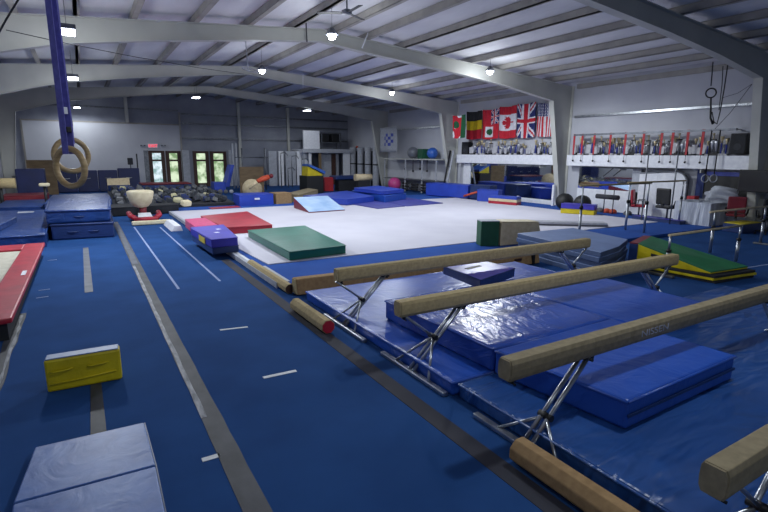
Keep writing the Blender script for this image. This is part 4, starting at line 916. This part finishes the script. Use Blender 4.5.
# white loft in the far corner
yL = 34.0
X = lambda px: atY(px, 160, yL).x
Zp = lambda py, px=325: atY(px, py, yL).z
t = thing('loft_booth', 'white loft platform with posts and a boxed-in end in the far corner', 'loft', ((X(304) + X(351)) / 2, yL, 0))
build('platform', MB().bx(X(302), X(352), yL - .1, YB - .05, Zp(153), Zp(149.5), .02), 'white', t)
build('upper_wall', MB().bx(X(304), X(320), yL, yL + .15, Zp(149.5), Zp(131)), 'white', t)
build('fascia', MB().bx(X(302), X(352), yL - .14, yL - .1, Zp(152.5), Zp(149)), 'light_grey', t)
for a_, b_, mt in ((309, 311.5, 'white'), (343.5, 350, 'white'), (319, 321.5, 'plywood'), (303.5, 305, 'light_grey')):
    build('post', MB().bx(X(a_), X(b_), yL, yL + .12, 0, Zp(153)), mt, t)
build('back_panel', MB().bx(X(322), X(342), yL + .6, yL + .65, 0.01, Zp(153)), 'light_grey', t)
t = thing('machine_rack', 'black framed machine standing on the white loft platform', 'machine', ((X(323) + X(342)) / 2, yL + .5, Zp(149.5)))
z0 = Zp(149.5); z1 = Zp(132)
m = MB()
for a_ in (323, 342):
    for yy in (yL + .2, yL + .9): m.bx(X(a_) - .04, X(a_) + .04, yy - .04, yy + .04, z0, z1)
for z in (z0 + .1, z0 + .5, z1 - .05):
    for yy in (yL + .2, yL + .9): m.bx(X(323), X(342), yy - .03, yy + .03, z - .03, z + .03)
build('frame', m, 'steel_dull', t)
for i, (a_, b_) in enumerate(((324.5, 331), (334, 341))): build('unit', MB().bx(X(a_), X(b_), yL + .25, yL + .85, z0 + .55, z1 - .1, .03), 'black', t)
# white tall doors / panels along the back wall, pipes frame
for i, (a_, b_) in enumerate(((269, 277), (279, 284), (286, 296), (297, 308))):
    solo('tall_panel', MB().bx(atY(a_, 170, 34.5).x, atY(b_, 170, 34.5).x, 34.5, 34.6, .01, 2.45, .01), 'white' if i % 2 else 'light_grey', 'tall white panel standing against the back wall, %s from the glazed doors' % ['first', 'second', 'third', 'fourth'][i], 'panel', 'tall white panels by the back wall')
solo('dark_door_panel', MB().bx(atY(332, 170, 34.4).x, atY(336, 170, 34.4).x, 34.4, 34.5, .01, 2.3, .01), 'brown', 'narrow dark upright panel under the loft platform', 'panel')
t = thing('uneven_bars', 'steel frame of uneven bars standing before the back wall', 'gymnastic bars', (atY(255, 160, 31).x, 31, 0))
xs = [atY(px, 160, 31).x for px in (242, 265)]
for x in xs: build('upright', MB().tube([(x, 31, .02), (x, 31, 2.6)], .045, 8), 'steel_dull', t)
build('bar', MB().tube([(atY(235, 160, 31).x, 31, 2.02), (atY(268, 160, 31).x, 31, 2.02)], .03, 8), 'steel_dull', t)
for i, px in enumerate((232.5, 236)):
    x = atY(px, 150, 33).x; solo('steel_post', MB().tube([(x, 33, .02), (x, 33, 2.9)], .06, 8), 'light_grey', '%s pale steel post beside the uneven bars frame' % ('outer' if i else 'inner'), 'post')
for i, px in enumerate((251, 254.5, 281, 288, 292, 302)):
    x = atY(px, 170, 32.5).x; h = (1.2, 1.3, 2.3, 1.3, 2.1, 1.9)[i]
    solo('pipe_stand', MB().tube([(x, 32.5, .02), (x, 32.5, h)], .035, 8).tube([(x, 32.5, h), (x + .35, 32.5, h + .05), (x + .5, 32.5, h - .15)], .03, 8), 'steel_dull', 'thin pipe stand before the white panels, %s from the uneven bars' % ['first', 'second', 'third', 'fourth', 'fifth', 'sixth'][i], 'stand')
# cardboard and orange item by blue box
solo('cardboard_sheet', MB().bx(atY(240, 180, 29).x, atY(264, 180, 29).x, 29, 29.1, .01, 1.5, .01), 'plywood', 'brown board standing behind the uneven bars frame', 'board')
c = atY(263, 179, 24); t = thing('training_dummy', 'orange and tan soft dummy lying over the blue block', 'dummy', (c.x, 24, .6))
build('body', MB().tube([c + Vector((-.3, 0, -.12)), c + Vector((0, 0, 0)), c + Vector((.3, 0, .1))], [.1, .14, .12], 12), 'orange', t)
build('head', MB().sphere(c + Vector((.42, 0, .14)), .11, 12), 'vinyl_darkred', t)
build('leg', MB().tube([c + Vector((-.3, 0, -.12)), c + Vector((-.7, .1, -.45))], [.1, .08], 10), 'beige', t)
t2 = solo('storage_bag', MB().sphere((atY(252, 184, 25).x, 25, .50), .5, 16, 1.0), 'beige', 'tan rounded sack behind the blue block near the uneven bars', 'sack')
mat_block('foam_block', 'royal blue box mat behind the red mat', [(5.45, 20.7), (6.95, 20.8), (7.0, 21.9), (5.5, 21.9)], .002, .55, 'vinyl_royal', 'block', bevel=.03)
solo('paper_label', MB().bx(6.1, 6.32, 20.715, 20.74, .33, .41), 'white', 'small white label on the front of the royal blue box mat', 'label')
mat_block('foam_block', 'tan box mat beside the royal blue one', [(7.1, 20.9), (7.85, 21.0), (7.85, 21.8), (7.1, 21.8)], .002, .55, 'suede_orange', 'block', bevel=.02)
mat_block('floor_mat', 'thin red mat edge behind the red throw mat', [(4.2, 20.1), (5.4, 20.3), (5.4, 20.9), (4.2, 20.7)], .002, .1, 'vinyl_red', bevel=.01)
# blue mats beyond the wedge
def pm(label, px4, z0, z1, mt, **k): return mat_block('landing_mat', label, [tuple(at(*q, z1).xy) for q in px4], z0, z1, mt, **k)
pm('blue mat behind the pale blue wedge', ((303, 195.5), (347, 199), (374, 196), (347, 190.5)), .11, .38, 'vinyl_royal', bevel=.03)
pm('grey-brown mat behind the wedge under the black box', ((285, 193.5), (299, 194.5), (318, 189.5), (308, 188)), .002, .45, 'suede_old', bevel=.03)
pm('royal blue mat, lower of two by the pink ball', ((352, 190), (385, 196), (406, 193), (378, 187)), .002, .42, 'vinyl_blue', bevel=.04)
pm('royal blue mat, upper of two by the pink ball', ((354, 187.5), (383, 191), (404, 189), (378, 185.5)), .425, .62, 'vinyl_royal', bevel=.04)
# black box with blue/yellow wedge
c = atY(315, 186, 27)
solo('black_box', MB().bx(atY(307, 180, 27).x, atY(323.5, 180, 27).x, 27, 28.2, .01, atY(315, 176, 27).z, .02), 'black', 'tall black box carrying a blue and yellow wedge', 'box')
zb = atY(315, 176, 27).z
t = thing('small_wedge', 'blue and yellow wedge lying on the black box', 'wedge', (c.x, 27.5, zb))
xa, xb_ = atY(308, 170, 27).x, atY(323, 170, 27).x
build('side_cover', MB().hull8([Vector((xa, 27.1, zb + .005)), Vector((xb_, 27.1, zb + .005)), Vector((xb_, 28, zb + .005)), Vector((xa, 28, zb + .005))], [Vector((xa + .05, 27.1, zb + .55)), Vector((xb_, 27.1, zb + .12)), Vector((xb_, 28, zb + .12)), Vector((xa + .05, 28, zb + .55))], .01), 'vinyl_yellow', t)
build('top_panel', MB().hull8([Vector((xa + .05, 26.95, zb + .56)), Vector((xb_ + .1, 26.95, zb + .10)), Vector((xb_ + .1, 28.05, zb + .10)), Vector((xa + .05, 28.05, zb + .56))], [Vector((xa + .1, 26.95, zb + .68)), Vector((xb_ + .15, 26.95, zb + .25)), Vector((xb_ + .15, 28.05, zb + .25)), Vector((xa + .1, 28.05, zb + .68))], .01), 'ball_blue', t)
c = atY(329, 181, 28); solo('red_box', MB().bx(c.x - .3, c.x + .3, 28, 28.6, .01, c.z + .22, .02), 'red', 'red box on the floor beside the tall black box', 'box')
t = thing('vaulting_table', 'dark padded vaulting table under the loft', 'vault', (atY(345, 182, 28).x, 28, 0))
xv0, xv1 = atY(333, 182, 28).x, atY(362, 182, 28).x
build('top_pad', MB().bx(xv0, xv1, 27.6, 28.6, .72, .95, .06), 'vinyl_navy', t)
build('base', MB().bx(xv0 + .3, xv1 - .3, 27.8, 28.4, .01, .72, .02), 'rubber', t)
t = thing('tan_bolster', 'tan rolled bolster before the tall grey pads', 'bolster', (atY(363, 180, 26).x, 26, 0))
build('roll', MB().tube([(atY(355, 180, 26).x, 26, .92), (atY(371, 180, 26).x, 26, .92)], .2, 14), 'beige', t)
build('stand', MB().bx(atY(357, 180, 26).x, atY(369, 180, 26).x, 25.85, 26.15, .01, .75, .02), 'rubber', t)
# blue blocks before the mirror
mat_block('foam_block', 'big royal blue block mat beyond the white floor, end of the mirror', [(15.75, 21.8), (16.4, 19.1), (17.2, 19.4), (16.7, 22.0)], .11, .78, 'vinyl_royal', 'block', bevel=.04)
mat_block('foam_block', 'dark navy block mat before the mirror frame', [(16.45, 19.0), (16.75, 17.9), (17.5, 18.2), (17.2, 19.3)], .11, .80, 'vinyl_navy', 'block', bevel=.04)
mat_block('foam_block', 'royal blue block mat in front of the mirror', [(15.95, 17.9), (16.35, 16.9), (16.9, 17.2), (16.5, 18.3)], .11, .66, 'vinyl_royal', 'block', bevel=.03)
for i, (mt, lb) in enumerate((('vinyl_red', 'red layer mat at the bottom of the small stack before the mirror'), ('beige', 'pale layer mat in the middle of the small stack before the mirror'), ('vinyl_royal', 'blue layer mat on top of the small stack before the mirror'))):
    mat_block('layer_mat', lb, [(15.75, 16.9), (16.1, 15.5), (16.6, 15.7), (16.3, 17.0)], .102 + .12 * i, .218 + .12 * i, mt, 'mat', bevel=.01, seam=False)
solo('red_tube', MB().tube([atX(464, 196, 16.3), atX(477, 192, 16.3)], .05, 8), 'orange', 'thin red-orange tube leaning on the blue block mats', 'tube')
c = atX(518, 195, 16.9); solo('white_jug', MB().lathe([(.1, 0), (.13, .05), (.12, .2), (.05, .28), (.05, .33)], (16.9, c.y, .112), 12), 'white', 'small white jug standing on the floor before the mirror', 'jug')

# ------------------------------------------------------------------ left side and back-left
# mushroom trainer
t = thing('mushroom_trainer', 'cream bowl-shaped mushroom trainer on a red-edged base', 'gymnastics trainer', (1.62, 18.6, 0))
zt = .97
build('bowl', MB().lathe([(.10, .42), (.22, .46), (.33, .58), (.39, .76), (.42, .92), (.41, .97), (.33, 1.0), (.1, 1.01)], (1.58, 18.6, 0), 28), 'cream', t)
build('stem', MB().lathe([(.13, .1), (.11, .3), (.12, .44)], (1.62, 18.6, 0), 16), 'vinyl_darkred', t)
build('base', MB().hull8(*quad([(1.25, 18.1), (2.05, 18.1), (2.0, 18.9), (1.3, 18.9)], .002, .1), .02), 'black', t)
for s in (-1, 1): build('side_bumper', MB().tube([(1.65 + s * .3, 18.1, .1), (1.65 + s * .44, 18.3, .17), (1.65 + s * .46, 18.75, .22)], .085, 10), 'vinyl_red', t)
build('front_bumper', MB().tube([(1.3, 18.05, .08), (2.0, 18.05, .08)], .075, 10), 'vinyl_red', t)
build('label_plate', MB().hull8([Vector((1.42, 18.14, .12)), Vector((1.86, 18.14, .12)), Vector((1.83, 18.5, .24)), Vector((1.45, 18.5, .24))], [Vector((1.42, 18.13, .13)), Vector((1.86, 18.13, .13)), Vector((1.83, 18.49, .25)), Vector((1.45, 18.49, .25))]), 'white', t)
solo('foam_strip', MB().box((1.72, 17.2, .07), (1.15, .2, .12), rz=.03, bevel=.03), 'cream', 'cream foam strip lying before the mushroom trainer', 'foam')
mat_block('floor_mat', 'charcoal mat behind the mushroom trainer', [(.75, 19.95), (3.0, 20.2), (3.1, 21.0), (.7, 21.3)], .002, .33, 'rubber', bevel=.04)
# foam pit with loose blocks
t = thing('pit_edge', 'dark padded edge of the foam pit', 'pit edge', (3.6, 21.2, 0))
build('front_pad', MB().bx(3.15, 5.4, 21.3, 21.6, .002, .22, .03), 'rubber', t)
build('rear_pad', MB().bx(.9, 5.6, 27.2, 27.5, .002, .32, .03), 'vinyl_darkred', t)
protos = {}
random.seed(11); ncube = 0
cells = [(1.15 + .36 * a_, 21.85 + .37 * b_) for a_ in range(12) for b_ in range(14)]
for i, (gx, gy) in enumerate(cells):
    x = gx + random.uniform(-.04, .04); y = gy + random.uniform(-.04, .04); base = .26 + .28 * (y - 21.7) / 5.2
    k = random.choice(('foam_dark', 'foam_dark', 'foam_dark', 'foam_mid', 'foam_mid', 'foam_blue', 'foam_pale'))
    if k == 'foam_pale' and random.random() < .6: k = 'foam_mid'
    if k not in protos:
        o = build('foam_cube', MB().box((0, 0, 0), (.21, .21, .17), bevel=.02), k); protos[k] = o
    else: o = protos[k].copy(); C.objects.link(o)
    nm = {'foam_dark': 'charcoal', 'foam_mid': 'grey', 'foam_blue': 'dark blue', 'foam_pale': 'cream'}[k]
    tag(o, nm + ' foam cube lying loose in the foam pit behind the mushroom trainer', 'foam cube', nm + ' foam cubes in the pit')
    o.location = (x, y, base + random.uniform(-.05, .10)); o.rotation_euler = (random.uniform(-.5, .5), random.uniform(-.5, .5), random.uniform(-.5, .5))
solo('pit_filling', MB().hull8([Vector((.9, 21.62, .002)), Vector((5.55, 21.62, .002)), Vector((5.55, 27.18, .002)), Vector((.9, 27.18, .002))], [Vector((.9, 21.62, .14)), Vector((5.55, 21.62, .14)), Vector((5.55, 27.18, .44)), Vector((.9, 27.18, .44))], .02), 'foam_dark', 'mass of small dark foam offcuts filling the pit', 'foam', kind='stuff')
for px, py, mt, s, lb in ((178, 200, 'foam_pale', (.32, .26, .18), 'pale yellow foam block lying on the pit'), (186, 203, 'cream', (.34, .26, .2), 'cream foam block leaning in the pit beside the pale yellow one')):
    c = at(px, py, .42); solo('foam_chunk', MB().box((c.x, c.y, .42), s, rz=.4, rx=.3, bevel=.05), mt, lb, 'foam')
# beige panel, wall pads on the back-left
c0, c1_ = atY(108, 190, 27.7), atY(130.5, 190, 27.7)
solo('leaning_board', MB().hull8([Vector((c0.x, 27.6, .01)), Vector((c1_.x, 27.6, .01)), Vector((c1_.x, 27.7, .01)), Vector((c0.x, 27.7, .01))], [Vector((c0.x, 27.8, 1.0)), Vector((c1_.x, 27.8, 1.03)), Vector((c1_.x, 27.9, 1.03)), Vector((c0.x, 27.9, 1.0))], .01), 'beige', 'beige board standing up behind the blue mats by the mushroom trainer', 'board')
solo('mat_roll', MB().tube([(.95, 27.35, .52), (1.9, 27.35, .52)], .19, 14), 'vinyl_navy', 'navy rolled mat on the floor in front of the beige board', 'mat roll')
for i, (a_, b_) in enumerate(((57, 77), (77.5, 98), (98.5, 118), (118.5, 140))):
    x0, x1 = atY(a_, 180, 33.5).x, atY(b_, 180, 33.5).x
    t = thing('wall_mat', 'navy padded mat standing along the back wall, %s from the plywood sheet' % ['first', 'second', 'third', 'fourth'][i], 'mat', ((x0 + x1) / 2, 33.6, 0), group='navy mats along the back wall')
    build('cover', MB().bx(x0, x1, 33.45, 33.75, .01, 1.25 if i < 3 else 1.35, .04), 'vinyl_midnight', t)
    build('handle', MB().tube([((x0 + x1) / 2 - .15, 33.45, .8), ((x0 + x1) / 2, 33.4, .78), ((x0 + x1) / 2 + .15, 33.45, .8)], .02, 6), 'light_grey', t)
solo('plywood_sheet', MB().bx(atY(27, 170, 32).x, atY(56, 170, 32).x, 32, 32.06, .01, atY(40, 160, 32).z), 'plywood', 'large brown plywood sheet standing at the back behind the rings', 'sheet')
solo('storage_cabinet', MB().bx(atY(16, 180, 28).x, atY(45, 180, 28).x, 28, 29, .01, atY(30, 169, 28).z, .03), 'vinyl_midnight', 'dark navy padded cabinet standing before the plywood sheet', 'cabinet')
solo('white_board', MB().bx(atY(5, 180, 31).x, atY(18, 180, 31).x, 31, 31.08, .01, atY(10, 165.5, 31).z, .01), 'light_grey', 'pale door-like board standing at the edge of the frame', 'board')
solo('dark_frame', MB().bx(atY(-6, 180, 30).x, atY(4.5, 180, 30).x, 30, 30.1, .01, atY(2, 166, 30).z, .01), 'brown', 'dark brown upright frame at the very edge by the pale board', 'frame')
t = thing('pommel_horse', 'tan padded horse on a black pillar at the frame edge', 'pommel horse', (atY(1, 190, 24).x, 24, 0))
xa = atY(2, 190, 24).x
build('body', MB().tube([(max(xa - .9, XL + .05), 24, 1.05), (xa + .45, 24, 1.05)], .2, 14), 'suede', t); build('pillar', MB().tube([(xa - .05, 24, .01), (xa - .05, 24, .9)], .07, 10), 'black', t); build('foot', MB().bx(xa - .3, xa + .3, 23.7, 24.3, .002, .06), 'black', t)
mat_block('floor_mat', 'red mat at the frame edge under the tan padded horse', [(-2.95, 24.9), (-1.45, 25.0), (-1.4, 26.6), (-2.95, 26.6)], .002, .5, 'vinyl_darkred', bevel=.03)
for px, yy, z, lb in ((45, 23.0, 1.0, 'small beige pad on a black post behind the blue mats'),):
    c = atY(px, 190, yy); t = thing('pedestal', lb, 'pedestal', (c.x, yy, 0)); build('pad', MB().box((c.x, yy, 1.02), (.35, .3, .12), bevel=.04), 'cream', t); build('post', MB().tube([(c.x, yy, .01), (c.x, yy, .96)], .05, 8), 'black', t)
c = atY(131, 170, 34); t = thing('speaker_post', 'thin post with a small dark loudspeaker before the white back wall', 'loudspeaker', (c.x, 34, 0))
build('pole', MB().tube([(c.x, 34, .01), (c.x, 34, 1.9)], .03, 8), 'steel_dull', t); build('cabinet', MB().bx(c.x - .14, c.x + .14, 33.85, 34.15, 1.55, 1.95, .02), 'dark_grey', t)
c = atY(137, 160, 34.5); solo('thin_pole', MB().tube([(c.x, 34.5, .01), (c.x, 34.5, 2.2)], .04, 8), 'dark_grey', 'thin dark pole beside the glazed doors', 'pole')
# red rail with dark pads in front of the doors
t = thing('red_rail_mat', 'long dark mat with a red edge in front of the glazed doors', 'mat', (7, 30, 0))
xa, xb_ = atY(142, 190, 29.5).x, atY(192, 190, 29.5).x
build('pad', MB().bx(xa, xb_, 29.5, 31, .01, .55, .04), 'vinyl_navy', t); build('red_edge', MB().bx(xa, xb_, 29.45, 31.05, .56, .62, .02), 'vinyl_darkred', t)
# blue crash mats leaning by second doors
t = thing('blue_chair_mat', 'blue folded mat propped upright by the second glazed doors', 'mat', (atY(220, 180, 30).x, 30, 0))
build('seat_panel', MB().bx(atY(214, 185, 30).x, atY(226, 185, 30).x, 30, 30.8, .01, .6, .04), 'vinyl_royal', t)
x0 = atY(225, 180, 30).x
build('upright_panel', MB().hull8([Vector((x0, 30, .3)), Vector((x0 + .25, 30, .3)), Vector((x0 + .25, 31, .3)), Vector((x0, 31, .3))], [Vector((x0 + .42, 30, 1.6)), Vector((x0 + .6, 30, 1.6)), Vector((x0 + .6, 31, 1.6)), Vector((x0 + .42, 31, 1.6))], .03), 'vinyl_royal', t)
random.seed(5)
for i in range(9):
    px = 190 + i * 5.2; x = atY(px, 190, 28.3).x; mt = random.choice(('dark_grey', 'foam_mid', 'vinyl_darkred', 'rubber', 'light_grey'))
    solo('floor_bundle', MB().sphere((x, 28.3 + random.uniform(-.3, .3), .15), random.uniform(.12, .15), 10, .95), mt, 'small %s bundle behind the foam pit, %s from the red-edged mat' % ({'dark_grey': 'charcoal', 'foam_mid': 'grey', 'vinyl_darkred': 'dark red', 'rubber': 'black', 'light_grey': 'pale'}[mt], ['first', 'second', 'third', 'fourth', 'fifth', 'sixth', 'seventh', 'eighth', 'ninth'][i]), 'bundle')
